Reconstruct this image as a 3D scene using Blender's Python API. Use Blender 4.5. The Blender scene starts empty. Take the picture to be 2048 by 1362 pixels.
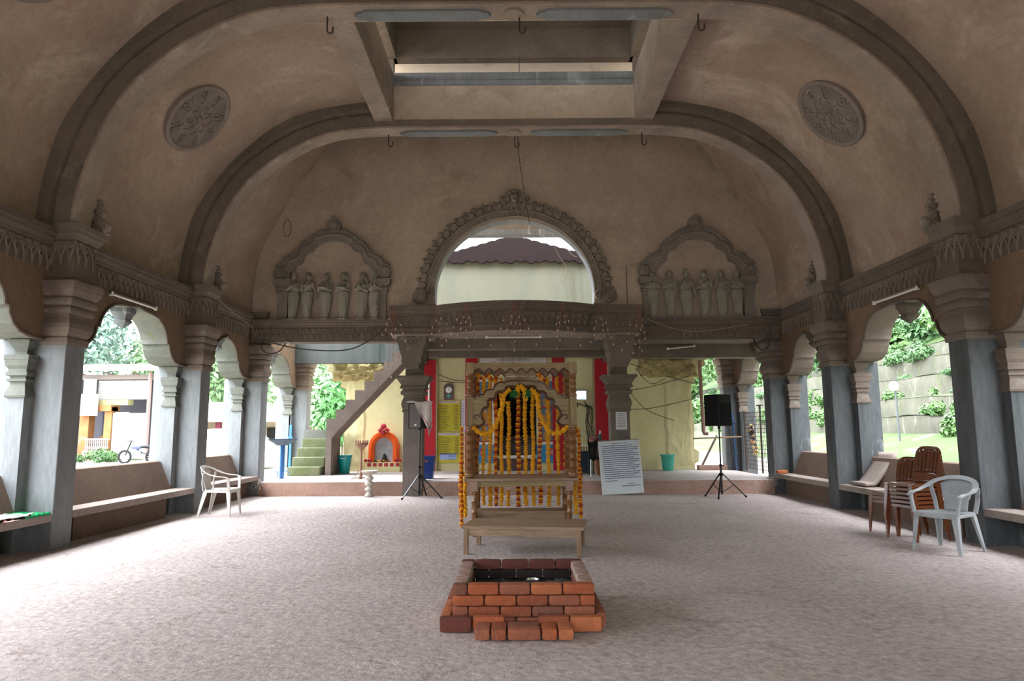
import bpy, bmesh, math, random
from mathutils import Vector, Matrix, Euler, noise
PI = math.pi
scene = bpy.context.scene
COL = scene.collection
RND = random.Random(7)

# ------------------------------------------------------------------ mesh builder
class MB:
    def __init__(self):
        self.v = []; self.f = []; self.m = []
    def add(self, vs, fs, m=0):
        o = len(self.v)
        self.v += [tuple(p) for p in vs]
        for q in fs:
            self.f.append([i + o for i in q]); self.m.append(m)
        return self
    def box(self, x0, x1, y0, y1, z0, z1, m=0):
        x0, x1 = min(x0, x1), max(x0, x1); y0, y1 = min(y0, y1), max(y0, y1); z0, z1 = min(z0, z1), max(z0, z1)
        vs = [(x0,y0,z0),(x1,y0,z0),(x1,y1,z0),(x0,y1,z0),(x0,y0,z1),(x1,y0,z1),(x1,y1,z1),(x0,y1,z1)]
        return self.add(vs, [(0,3,2,1),(4,5,6,7),(0,1,5,4),(1,2,6,5),(2,3,7,6),(3,0,4,7)], m)
    def obox(self, c, size, rot=(0,0,0), m=0):
        R = Euler(rot).to_matrix(); sx, sy, sz = [s/2 for s in size]; c = Vector(c)
        vs = [c + R @ Vector((a*sx, b*sy, d*sz)) for d in (-1,1) for a, b in ((-1,-1),(1,-1),(1,1),(-1,1))]
        return self.add(vs, [(0,3,2,1),(4,5,6,7),(0,1,5,4),(1,2,6,5),(2,3,7,6),(3,0,4,7)], m)
    def bar(self, a, b, w, h=None, m=0, up=(0,0,1)):
        a = Vector(a); b = Vector(b); h = h or w; d = (b-a).normalized(); u = Vector(up)
        if abs(d.dot(u)) > .98: u = Vector((0,1,0))
        s = d.cross(u).normalized(); t = s.cross(d)
        vs = [p + s*i*w/2 + t*j*h/2 for p in (a,b) for i, j in ((-1,-1),(1,-1),(1,1),(-1,1))]
        return self.add(vs, [(0,3,2,1),(4,5,6,7),(0,1,5,4),(1,2,6,5),(2,3,7,6),(3,0,4,7)], m)
    def prism(self, poly, axis, a0, a1, m=0, mside=None):
        n = len(poly); A = sum(poly[i][0]*poly[(i+1)%n][1]-poly[(i+1)%n][0]*poly[i][1] for i in range(n))
        if A < 0: poly = poly[::-1]
        def P(p, a): return {'x': (a,p[0],p[1]), 'y': (p[0],a,p[1]), 'z': (p[0],p[1],a)}[axis]
        if axis == 'y': a0, a1 = max(a0,a1), min(a0,a1)
        else: a0, a1 = min(a0,a1), max(a0,a1)
        vs = [P(p,a0) for p in poly] + [P(p,a1) for p in poly]
        self.add(vs, [list(range(n))[::-1], list(range(n,2*n))], m)
        return self.add(vs, [(i,(i+1)%n,n+(i+1)%n,n+i) for i in range(n)], m if mside is None else mside)
    def loft(self, rings, closed=True, caps=True, m=0):
        n = len(rings[0]); vs = [p for r in rings for p in r]; fs = []
        k = n if closed else n-1
        for j in range(len(rings)-1):
            for i in range(k):
                fs.append((j*n+i, j*n+(i+1)%n, (j+1)*n+(i+1)%n, (j+1)*n+i))
        if caps and closed:
            fs.append(list(range(n))[::-1]); fs.append([(len(rings)-1)*n+i for i in range(n)])
        return self.add(vs, fs, m)
    def tube(self, pts, r, n=8, m=0, caps=True, flat=1.0):
        pts = [Vector(p) for p in pts]; L = len(pts)
        rs = r if isinstance(r, (list, tuple)) else [r]*L
        rings = []; ref = None
        for i, p in enumerate(pts):
            d = (pts[min(i+1,L-1)] - pts[max(i-1,0)])
            if d.length < 1e-9: d = Vector((0,0,1))
            d.normalize()
            if ref is None:
                ref = Vector((0,0,1)) if abs(d.z) < .9 else Vector((1,0,0))
            s = d.cross(ref)
            if s.length < 1e-4: s = d.cross(Vector((0,1,0)))
            s.normalize(); t = s.cross(d).normalized(); ref = t
            rings.append([p + s*math.cos(2*PI*k/n)*rs[i] + t*math.sin(2*PI*k/n)*rs[i]*flat for k in range(n)])
        return self.loft(rings, True, caps, m)
    def lathe(self, c, prof, n=24, m=0, caps=True, sx=1.0, sy=1.0, seg=None):
        rings = [[(c[0]+r*sx*math.cos(2*PI*k/n), c[1]+r*sy*math.sin(2*PI*k/n), c[2]+z) for k in range(n)] for r, z in prof]
        return self.loft(rings, True, caps, m)
    def sqlathe(self, x0, x1, y0, y1, prof, m=0):          # square mouldings: (offset, z)
        rings = [[(x0-o,y0-o,z),(x1+o,y0-o,z),(x1+o,y1+o,z),(x0-o,y1+o,z)] for o, z in prof]
        return self.loft(rings, True, True, m)
    def ball(self, c, r, nu=10, nv=7, m=0, rot=None):
        r = (r,r,r) if not isinstance(r, (list,tuple)) else r
        R = Euler(rot).to_matrix() if rot else Matrix.Identity(3); c = Vector(c)
        vs = [c + R @ Vector((0,0,-r[2]))]
        for j in range(1, nv):
            a = -PI/2 + PI*j/nv
            for i in range(nu):
                b = 2*PI*i/nu
                vs.append(c + R @ Vector((r[0]*math.cos(a)*math.cos(b), r[1]*math.cos(a)*math.sin(b), r[2]*math.sin(a))))
        vs.append(c + R @ Vector((0,0,r[2]))); fs = []
        for i in range(nu): fs.append((0, 1+(i+1)%nu, 1+i))
        for j in range(nv-2):
            for i in range(nu):
                fs.append((1+j*nu+i, 1+j*nu+(i+1)%nu, 1+(j+1)*nu+(i+1)%nu, 1+(j+1)*nu+i))
        o = 1+(nv-2)*nu
        for i in range(nu): fs.append((o+i, o+(i+1)%nu, len(vs)-1))
        return self.add(vs, fs, m)
    def ring(self, c, R, r, n=12, k=5, m=0, ax='y'):       # small torus, axis ax
        rings = []
        for i in range(n):
            a = 2*PI*i/n; row = []
            for j in range(k):
                b = 2*PI*j/k; q = R + r*math.cos(b); h = r*math.sin(b)
                p = (q*math.cos(a), q*math.sin(a), h)
                p = {'z': p, 'y': (p[0], p[2], p[1]), 'x': (p[2], p[0], p[1])}[ax]
                row.append((c[0]+p[0], c[1]+p[1], c[2]+p[2]))
            rings.append(row)
        rings.append(rings[0])
        return self.loft(rings, True, False, m)
    def sheet(self, P, nu, nv, m=0, thick=0.0):            # P(u,v) -> point; optional thickness along -normal
        vs = [Vector(P(i/nu, j/nv)) for j in range(nv+1) for i in range(nu+1)]
        q = [(j*(nu+1)+i, j*(nu+1)+i+1, (j+1)*(nu+1)+i+1, (j+1)*(nu+1)+i) for j in range(nv) for i in range(nu)]
        self.add(vs, q, m)
        return self
    def build(self, name, mats, parent=None, smooth=None, bevel=0, local=False, solid=0, sub=0, remesh=0, origin=None):
        me = bpy.data.meshes.new(name)
        wl = Vector((0,0,0))
        if parent is not None and not local: wl = Vector(parent['_w'])
        if parent is None and not local:
            if origin is not None: wl = Vector(origin)
            else:
                xs = [p[0] for p in self.v]; ys = [p[1] for p in self.v]; zs = [p[2] for p in self.v]
                wl = Vector(((min(xs)+max(xs))/2, (min(ys)+max(ys))/2, min(zs)))
        me.from_pydata([(p[0]-wl.x, p[1]-wl.y, p[2]-wl.z) for p in self.v], [], self.f)
        if not isinstance(mats, (list,tuple)): mats = [mats]
        for mt in mats: me.materials.append(mt)
        if len(mats) > 1: me.polygons.foreach_set('material_index', [min(i, len(mats)-1) for i in self.m])
        me.validate(clean_customdata=False)
        bm = bmesh.new(); bm.from_mesh(me); bmesh.ops.recalc_face_normals(bm, faces=bm.faces[:]); bm.to_mesh(me); bm.free()
        if smooth is not None:
            me.shade_smooth()
            if smooth < 179: me.set_sharp_from_angle(angle=math.radians(smooth))
        ob = bpy.data.objects.new(name, me); COL.objects.link(ob)
        if parent is not None:
            ob.parent = parent; ob['_w'] = tuple(parent['_w'])
        else:
            ob.location = wl; ob['_w'] = tuple(wl)
        if remesh:
            md = ob.modifiers.new('fuse', 'REMESH'); md.mode = 'VOXEL'; md.voxel_size = remesh; md.use_smooth_shade = True
            sm = ob.modifiers.new('soft', 'SMOOTH'); sm.factor = .5; sm.iterations = 2
        if solid:
            md = ob.modifiers.new('thick', 'SOLIDIFY'); md.thickness = solid; md.offset = 0
        if bevel:
            md = ob.modifiers.new('edge', 'BEVEL'); md.width = bevel; md.segments = 2; md.limit_method = 'ANGLE'; md.angle_limit = math.radians(40)
        if sub:
            md = ob.modifiers.new('sub', 'SUBSURF'); md.levels = sub; md.render_levels = sub
        return ob

def tag(o, label, cat, group=None, kind=None):
    o['label'] = label; o['category'] = cat
    if group: o['group'] = group
    if kind: o['kind'] = kind
    return o
def thing(name, label, cat, loc=(0,0,0), rz=0, group=None, kind=None):
    o = bpy.data.objects.new(name, None); COL.objects.link(o)
    o.empty_display_size = .1
    o.location = loc; o.rotation_euler = (0,0,rz); o['_w'] = tuple(loc)
    return tag(o, label, cat, group, kind)
def struct(o, label=None, cat=None):
    o['kind'] = 'structure'
    if label: o['label'] = label; o['category'] = cat
    return o
def dup(src, loc, rot=None, label=None, group=None, scale=None):
    r = src.copy(); COL.objects.link(r); r.location = loc
    if rot is not None: r.rotation_euler = rot if isinstance(rot, (tuple, list)) else (0,0,rot)
    if scale: r.scale = scale
    if label: r['label'] = label
    if group: r['group'] = group
    for ch in list(src.children):
        c = ch.copy(); COL.objects.link(c); c.parent = r
        for g in list(ch.children):
            d = g.copy(); COL.objects.link(d); d.parent = c
    return r
def catmull(P, n):
    out = []
    for i in range(len(P)-1):
        p0 = P[max(i-1,0)]; p1 = P[i]; p2 = P[i+1]; p3 = P[min(i+2,len(P)-1)]
        for k in range(n):
            t = k/n
            out.append(tuple(.5*((2*b)+(-a+c)*t+(2*a-5*b+4*c-d)*t*t+(-a+3*b-3*c+d)*t**3) for a,b,c,d in zip(p0,p1,p2,p3)))
    out.append(tuple(P[-1])); return out
def lerp(a, b, t): return a+(b-a)*t

# ------------------------------------------------------------------ materials
def _mat(name):
    m = bpy.data.materials.new(name); m.use_nodes = True
    nt = m.node_tree; b = nt.nodes['Principled BSDF']
    return m, nt, nt.nodes, nt.links, b
def flat(name, c, rough=.5, metal=0.0, spec=.5, **kw):
    m, nt, N, L, b = _mat(name)
    b.inputs['Base Color'].default_value = (*c, 1); b.inputs['Roughness'].default_value = rough
    b.inputs['Metallic'].default_value = metal; b.inputs['Specular IOR Level'].default_value = spec
    if 'coat' in kw: b.inputs['Coat Weight'].default_value = kw['coat']
    if 'trans' in kw: b.inputs['Transmission Weight'].default_value = kw['trans']
    if 'emit' in kw:
        b.inputs['Emission Color'].default_value = (*kw['emit'], 1); b.inputs['Emission Strength'].default_value = kw.get('power', 1)
    return m
def mottled(name, c1, c2, c3=None, scale=1.2, rough=.9, bump=.25, bscale=25, stretch=(1,1,1), fine=.35, c3w=(.58,.72), metal=0, spec=.3, bdist=.02, c4=None, c4scale=.5, c4w=(.55,.7)):
    """two-tone plaster with a third stain colour in patches of its own, fine grain and bump"""
    m, nt, N, L, b = _mat(name)
    tc = N.new('ShaderNodeTexCoord'); mp = N.new('ShaderNodeMapping'); mp.inputs['Scale'].default_value = stretch
    L.new(tc.outputs['Object'], mp.inputs['Vector'])
    def nz(s, d=6, r=.6, dis=.3, src=mp):
        n = N.new('ShaderNodeTexNoise'); n.inputs['Scale'].default_value = s; n.inputs['Detail'].default_value = d
        n.inputs['Roughness'].default_value = r; n.inputs['Distortion'].default_value = dis
        L.new(src.outputs['Vector'], n.inputs['Vector']); return n
    def ramp(n, lo, hi):
        r = N.new('ShaderNodeMapRange'); r.inputs['From Min'].default_value = lo; r.inputs['From Max'].default_value = hi
        L.new(n.outputs['Fac'], r.inputs['Value']); return r
    def mix(fac, a, bb, mode='MIX'):
        x = N.new('ShaderNodeMix'); x.data_type = 'RGBA'; x.blend_type = mode
        for k, s in ((0, fac), (6, a), (7, bb)):
            if hasattr(s, 'is_output') or hasattr(s, 'links'): L.new(s, x.inputs[k])
            elif k == 0: x.inputs[0].default_value = s
            else: x.inputs[k].default_value = (*s, 1)
        return x.outputs[2]
    out = mix(ramp(nz(scale), .35, .65).outputs[0], c1, c2)
    if c3: out = mix(ramp(nz(scale*.7+.37, 8, .65, .8), *c3w).outputs[0], out, c3)
    if c4: out = mix(ramp(nz(c4scale, 7, .7, 1.2), *c4w).outputs[0], out, c4)
    if fine:
        g = ramp(nz(bscale*1.3, 5, .7, 0), .2, .8)
        lo = N.new('ShaderNodeMapRange'); lo.inputs['To Min'].default_value = 1-fine; lo.inputs['To Max'].default_value = 1+fine*.6
        L.new(g.outputs[0], lo.inputs['Value'])
        cc = N.new('ShaderNodeCombineColor')
        for i in range(3): L.new(lo.outputs[0], cc.inputs[i])
        out = mix(1.0, out, cc.outputs[0], 'MULTIPLY')
    L.new(out, b.inputs['Base Color'])
    b.inputs['Roughness'].default_value = rough; b.inputs['Metallic'].default_value = metal; b.inputs['Specular IOR Level'].default_value = spec
    if bump:
        bp = N.new('ShaderNodeBump'); bp.inputs['Strength'].default_value = bump; bp.inputs['Distance'].default_value = bdist
        L.new(nz(bscale, 8, .65, .2).outputs['Fac'], bp.inputs['Height']); L.new(bp.outputs[0], b.inputs['Normal'])
    return m
def wood(name, c1, c2, scale=9, axis=0, rough=.45, spec=.4):
    m, nt, N, L, b = _mat(name)
    tc = N.new('ShaderNodeTexCoord'); mp = N.new('ShaderNodeMapping')
    s = [scale]*3; s[axis] = scale*.08; mp.inputs['Scale'].default_value = s
    L.new(tc.outputs['Object'], mp.inputs['Vector'])
    n = N.new('ShaderNodeTexNoise'); n.inputs['Scale'].default_value = 2.2; n.inputs['Detail'].default_value = 8; n.inputs['Distortion'].default_value = 1.2
    L.new(mp.outputs[0], n.inputs['Vector'])
    r = N.new('ShaderNodeValToRGB'); r.color_ramp.elements[0].position = .35; r.color_ramp.elements[1].position = .66
    r.color_ramp.elements[0].color = (*c1,1); r.color_ramp.elements[1].color = (*c2,1)
    L.new(n.outputs['Fac'], r.inputs[0]); L.new(r.outputs[0], b.inputs['Base Color'])
    b.inputs['Roughness'].default_value = rough; b.inputs['Specular IOR Level'].default_value = spec
    return m
# colours of the place (linear)
M = {}
M['vault'] = mottled('vault_plaster', (.41,.305,.235), (.325,.235,.175), (.36,.215,.155), scale=.9, bump=.35, bscale=9, fine=.22, c4=(.54,.43,.35), c4scale=.55, c4w=(.52,.72))
M['wall'] = mottled('wall_plaster', (.46,.37,.285), (.37,.295,.225), (.29,.225,.165), scale=1.1, bump=.3, bscale=11, fine=.22, c4=(.50,.39,.29), c4scale=.55)
M['rib'] = mottled('rib_cement', (.19,.155,.122), (.14,.115,.09), (.24,.2,.16), scale=1.4, bump=.3, bscale=14, fine=.25)
M['ribl'] = mottled('rib_soffit_cement', (.33,.26,.205), (.24,.19,.15), (.42,.35,.29), scale=2, bump=.3, bscale=16, fine=.25)
M['panel'] = mottled('panel_cement', (.36,.30,.235), (.29,.24,.185), scale=2, bump=.2, bscale=18, fine=.2)
M['bud'] = mottled('bud_cement', (.21,.17,.135), (.16,.125,.10), scale=3, bump=.3, bscale=30, fine=.25)
M['spandrel'] = mottled('spandrel_plaster', (.205,.132,.082), (.165,.11,.07), (.125,.09,.062), scale=1.3, bump=.3, bscale=12, fine=.25)
M['frieze'] = mottled('frieze_cement', (.15,.115,.09), (.11,.085,.07), (.19,.15,.12), scale=2, bump=.4, bscale=20, fine=.3)
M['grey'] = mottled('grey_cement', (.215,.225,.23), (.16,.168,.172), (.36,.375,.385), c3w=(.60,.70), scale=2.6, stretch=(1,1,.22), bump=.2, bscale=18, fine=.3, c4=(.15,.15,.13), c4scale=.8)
M['greyr'] = mottled('dark_grey_cement', (.115,.12,.125), (.075,.08,.083), (.34,.355,.37), c3w=(.605,.69), scale=3.2, stretch=(1,1,.2), bump=.25, bscale=18, fine=.35, c4=(.08,.08,.07), c4scale=.8)  # right pillars: their shade is put into the grey; white streaks are real
M['capital'] = mottled('capital_cement', (.2,.155,.125), (.155,.12,.098), (.25,.22,.19), scale=2, bump=.3, bscale=22, fine=.25)
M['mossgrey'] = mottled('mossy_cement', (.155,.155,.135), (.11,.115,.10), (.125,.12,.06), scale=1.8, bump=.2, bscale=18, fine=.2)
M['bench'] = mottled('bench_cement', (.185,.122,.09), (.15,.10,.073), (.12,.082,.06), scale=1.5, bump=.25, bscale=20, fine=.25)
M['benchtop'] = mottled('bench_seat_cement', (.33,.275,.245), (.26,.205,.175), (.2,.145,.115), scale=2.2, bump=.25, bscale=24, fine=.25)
M['floor'] = mottled('earth_floor', (.55,.475,.45), (.46,.385,.36), (.50,.41,.375), scale=.55, bump=.8, bscale=13, fine=.55, bdist=.03, c4=(.36,.275,.245), c4scale=2.4, c4w=(.57,.68))
M['stage'] = mottled('stage_floor', (.55,.49,.47), (.46,.40,.37), (.40,.3,.26), scale=1, bump=.3, bscale=18, fine=.25)
M['stagef'] = mottled('stage_face', (.40,.255,.20), (.31,.19,.145), (.45,.34,.29), scale=2.4, bump=.6, bscale=20, fine=.3)
M['cream'] = mottled('cream_limewash', (.72,.66,.38), (.64,.58,.32), (.60,.52,.26), scale=.9, stretch=(1,1,.5), bump=.12, bscale=14, fine=.1, c4=(.5,.46,.27), c4scale=.7, c4w=(.62,.8))
M['creamrough'] = mottled('broken_cream_masonry', (.60,.5,.24), (.42,.33,.15), (.25,.18,.1), scale=3, bump=1, bscale=11, fine=.4, bdist=.08)
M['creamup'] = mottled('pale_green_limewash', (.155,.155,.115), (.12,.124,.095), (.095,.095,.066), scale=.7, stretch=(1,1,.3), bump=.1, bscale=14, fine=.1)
M['red'] = mottled('red_paint', (.46,.010,.022), (.40,.008,.018), scale=2, rough=.55, bump=.05, fine=.08)
M['stairs'] = mottled('mossy_step', (.10,.12,.05), (.15,.155,.095), (.25,.2,.16), scale=2.2, bump=.4, bscale=20, fine=.3)
M['stairb'] = mottled('stair_cement', (.19,.155,.135), (.145,.12,.105), (.24,.2,.18), scale=3, bump=.3, bscale=20, fine=.25)
M['carve'] = mottled('carved_cement', (.27,.225,.18), (.21,.175,.14), (.32,.275,.225), scale=4, bump=.3, bscale=40, fine=.25)
M['medal'] = mottled('medallion_cement', (.26,.215,.185), (.215,.175,.15), scale=4, bump=.2, bscale=40, fine=.2)
M['statue'] = mottled('statue_cement', (.31,.285,.225), (.24,.22,.175), (.37,.34,.28), scale=6, bump=.2, bscale=60, fine=.2)
M['niche'] = mottled('niche_cement', (.25,.215,.18), (.195,.168,.14), (.29,.255,.215), scale=4, bump=.3, bscale=40, fine=.25)
M['white'] = mottled('white_plaster', (.85,.82,.75), (.78,.74,.66), (.6,.5,.4), scale=1.5, bump=.15, bscale=12, fine=.12)
M['ply'] = wood('pale_wood', (.16,.10,.038), (.27,.185,.075), 9, 0, .5)
M['plyv'] = wood('pale_wood_upright', (.17,.108,.04), (.29,.20,.08), 9, 2, .5)
M['dwood'] = wood('turned_wood', (.15,.06,.022), (.27,.125,.045), 12, 2, .3, .6)
M['bwood'] = wood('bench_wood', (.20,.12,.068), (.34,.225,.14), 8, 0, .5)
M['bwoodv'] = wood('bench_leg_wood', (.19,.11,.058), (.29,.175,.10), 8, 2, .5)
M['edge'] = flat('dark_carved_edge', (.075,.028,.014), .5)
M['mari'] = mottled('marigold_yellow', (.90,.46,.012), (.80,.35,.008), scale=30, bump=.6, bscale=90, fine=.25, rough=.8)
M['mario'] = mottled('marigold_orange', (.72,.18,.008), (.60,.12,.006), scale=30, bump=.6, bscale=90, fine=.25, rough=.8)
M['marir'] = mottled('dark_red_flower', (.36,.05,.008), (.26,.03,.006), scale=30, bump=.5, bscale=90, fine=.2, rough=.8)
M['leafg'] = flat('mango_leaf', (.012,.085,.015), .75, spec=.2)
M['thread'] = flat('thread', (.3,.22,.1), .8)
M['black'] = flat('black_plastic', (.010,.010,.011), .7, spec=.2)
M['blackg'] = mottled('black_grille', (.014,.014,.015), (.010,.010,.011), scale=40, bump=.3, bscale=200, fine=.3, rough=.9, spec=.1)
M['blackm'] = flat('black_metal', (.02,.02,.022), .35, .6)
M['greyp'] = flat('grey_speaker', (.11,.09,.085), .6)
M['steel'] = flat('steel', (.6,.6,.6), .3, 1)
M['iron'] = flat('rusty_iron', (.06,.04,.03), .7, .4)
M['wire'] = flat('dark_cable', (.02,.018,.016), .6)
M['wirel'] = flat('pale_cable', (.3,.25,.2), .7)
M['copper'] = flat('thin_red_wire', (.30,.10,.05), .6)
M['teal'] = flat('teal_plastic', (.0,.33,.33), .4)
M['teal2'] = flat('faded_green_plastic', (.05,.36,.27), .45)
M['blueb'] = flat('blue_plastic', (.0,.03,.19), .35)
M['bluem'] = flat('blue_enamel', (.03,.14,.36), .4)
M['bluel'] = flat('blue_gate_paint', (.05,.22,.55), .5)
M['chairw'] = mottled('white_plastic', (.62,.60,.57), (.54,.50,.46), scale=3, bump=.03, fine=.08, rough=.35, c4=(.42,.34,.27), c4scale=2.5)
M['chairg'] = mottled('grey_white_plastic', (.38,.40,.41), (.32,.335,.345), scale=3, bump=.03, fine=.08, rough=.3, c4=(.22,.19,.16), c4scale=3, c4w=(.55,.72))
M['chairb'] = flat('brown_plastic', (.135,.038,.012), .22, coat=.3)
M['orange'] = mottled('orange_paint', (.82,.13,.008), (.70,.09,.006), scale=6, bump=.1, fine=.1, rough=.55)
M['crimson'] = flat('crimson_paint', (.36,.012,.02), .5)
M['whitep'] = flat('white_paint', (.78,.76,.72), .55)
M['tube'] = flat('white_tube', (.70,.66,.62), .4)
M['cloth'] = mottled('white_cotton', (.58,.53,.5), (.5,.45,.42), scale=8, bump=.2, bscale=80, fine=.1)
M['clothred'] = flat('red_border_cloth', (.38,.14,.12), .8)
M['brass'] = flat('brass', (.55,.38,.15), .35, 1)
M['stonew'] = mottled('pale_stone', (.52,.47,.41), (.42,.37,.32), (.34,.28,.23), scale=7, bump=.2, bscale=40, fine=.15)
M['rust'] = mottled('rusty_paint', (.26,.14,.09), (.2,.1,.07), scale=10, bump=.2, fine=.2)
M['pinkpipe'] = flat('brown_pipe', (.30,.16,.125), .5)
M['ash'] = mottled('ash', (.10,.10,.10), (.05,.05,.05), (.3,.3,.3), scale=14, bump=.6, bscale=40, fine=.4)
M['bricks'] = [mottled('brick_%d'%i, c, tuple(k*.75 for k in c), (.36,.2,.14), scale=7, bump=.5, bscale=45, fine=.3, rough=.95) for i, c in enumerate([(.40,.108,.043),(.30,.085,.04),(.46,.145,.06),(.22,.085,.055),(.33,.11,.06)])]
M['brickash'] = mottled('ashy_brick', (.34,.15,.1), (.42,.36,.33), (.62,.6,.58), scale=9, bump=.5, bscale=45, fine=.3)
M['bricksoot'] = mottled('sooty_brick', (.035,.022,.02), (.02,.015,.015), (.06,.04,.035), scale=6, bump=.4, bscale=45, fine=.3)
M['brickdk'] = mottled('dark_brick', (.15,.045,.03), (.11,.035,.025), scale=7, bump=.5, bscale=45, fine=.3)
M['maroon'] = mottled('maroon_tile', (.012,.0035,.0035), (.008,.003,.003), scale=5, bump=.2, fine=.2)
M['dark'] = flat('dark_interior', (.012,.010,.009), .8)
# ------------------------------------------------------------------ camera
cam = bpy.data.cameras.new('camera'); cam.sensor_width = 36; cam.lens = 1365/2048*36; cam.clip_end = 500
co = bpy.data.objects.new('camera', cam); COL.objects.link(co)
yaw, pitch, roll = -.0029, .1293, -.0061
fwd = Vector((math.sin(yaw)*math.cos(pitch), math.cos(yaw)*math.cos(pitch), math.sin(pitch)))
rt = Vector((math.cos(yaw), -math.sin(yaw), 0)); up = rt.cross(fwd)
r2 = math.cos(roll)*rt + math.sin(roll)*up; u2 = -math.sin(roll)*rt + math.cos(roll)*up
co.matrix_world = Matrix(((r2.x,u2.x,-fwd.x,0),(r2.y,u2.y,-fwd.y,0),(r2.z,u2.z,-fwd.z,1.4),(0,0,0,1)))
scene.camera = co

XL, XR, XC = -5.534, 5.581, .0235
def sx(s, d): return XL - d if s < 0 else XR + d        # d: metres outward from the pillars' inner faces
PY = [-2.66, 1.01, 4.68, 8.352, 12.023, 14.94, 18.25]   # front faces of the pillars
PW = .376
SIDE = {-1: 'left', 1: 'right'}

# ------------------------------------------------------------------ floor, stage
g = MB(); NX, NY = 60, 110
def FP(u, v):
    x = lerp(-6.35, 6.35, u); y = lerp(-6, 15.3, v)
    return (x, y, .012*noise.noise((x*.8, y*.8, 1)) + .006*noise.noise((x*4, y*4, 3)) - .004)
g.sheet(FP, NX*2, NY*2)
struct(g.build('floor', M['floor'], smooth=180, origin=(0,0,0)))
g = MB(); g.box(-5.75, 5.8, 15.0, 19.2, -.2, .3, 0)
st = g.build('stage_platform', [M['stage']], bevel=.02)
struct(tag(st, 'raised cement stage floor across the far end of the hall', 'platform'))
g = MB()
def SF(u, v):
    x = lerp(-5.7, 5.75, u); z = lerp(-.02, .285, v)
    return (x, 14.985 - .03*(1-v) - .012*noise.noise((x*5, z*9, 2)), z)
g.sheet(SF, 160, 8); o = g.build('riser_face', M['stagef'], st, smooth=180)
# outer plinth and ground
g = MB(); g.box(-6.3, 6.3, -30, 90, -.8, -.36)
struct(g.build('ground', mottled('outside_ground', (.50,.44,.38), (.4,.34,.28), (.25,.33,.12), scale=.4, bump=.3, bscale=6, fine=.2)))

# ------------------------------------------------------------------ pillars
def bud(g, P, w, h, ax, sgn, m=0):      # lotus-bud drop of the frieze: ring, stem, side lines. P top centre on face
    x, y, z = P; r = w*.3
    def Q(a, b, d=0):
        return (x + sgn*d, y + a, z + b) if ax == 'x' else (x + a, y + sgn*d, z + b)
    g.ring(Q(0, -r*1.3), r, .016, 8, 4, m, ax)
    g.ball(Q(0, -r*1.3), [.008 if ax == 'x' else r*.45, r*.45 if ax == 'x' else .008, r*.45], 6, 4, m)
    for q in (-1, 1):
        g.tube([Q(q*w*.46, 0, .004), Q(q*w*.42, -h*.32, .008), Q(q*w*.13, -h*.6, .008), Q(q*w*.05, -h, .003)], [.012,.015,.015,.007], 4, m)
PILL = {}
WHICH = {3: 'nearest', 4: 'second', 5: 'third', 6: 'rearmost'}
CAPP = [(.02,2.47),(.025,2.5),(.02,2.56),(.0,2.57),(.035,2.62),(.055,2.68),(.05,2.74),(.02,2.82),(.015,2.86),(.05,2.865),(.055,2.9),(.05,2.935),(.03,2.94),(.03,2.965),(.07,2.97),(.075,3.01),(.07,3.05),(.045,3.055),(.045,3.075),(.075,3.09),(.105,3.16),(.11,3.20),(.115,3.21),(.115,3.265)]
RESP = [(0,1.81),(.02,1.815),(.028,1.84),(.012,1.9),(-.01,1.97),(-.01,2.0),(.015,2.01),(.015,2.04),(-.005,2.045),(-.005,2.07),(.028,2.08),(.028,2.12),(.01,2.125),(.01,2.16),(.035,2.2),(.045,2.27),(.05,2.275),(.05,2.33),(-.02,2.335),(-.03,2.37),(-.01,2.42),(.0,2.43),(.03,2.5),(.03,2.52)]
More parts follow.
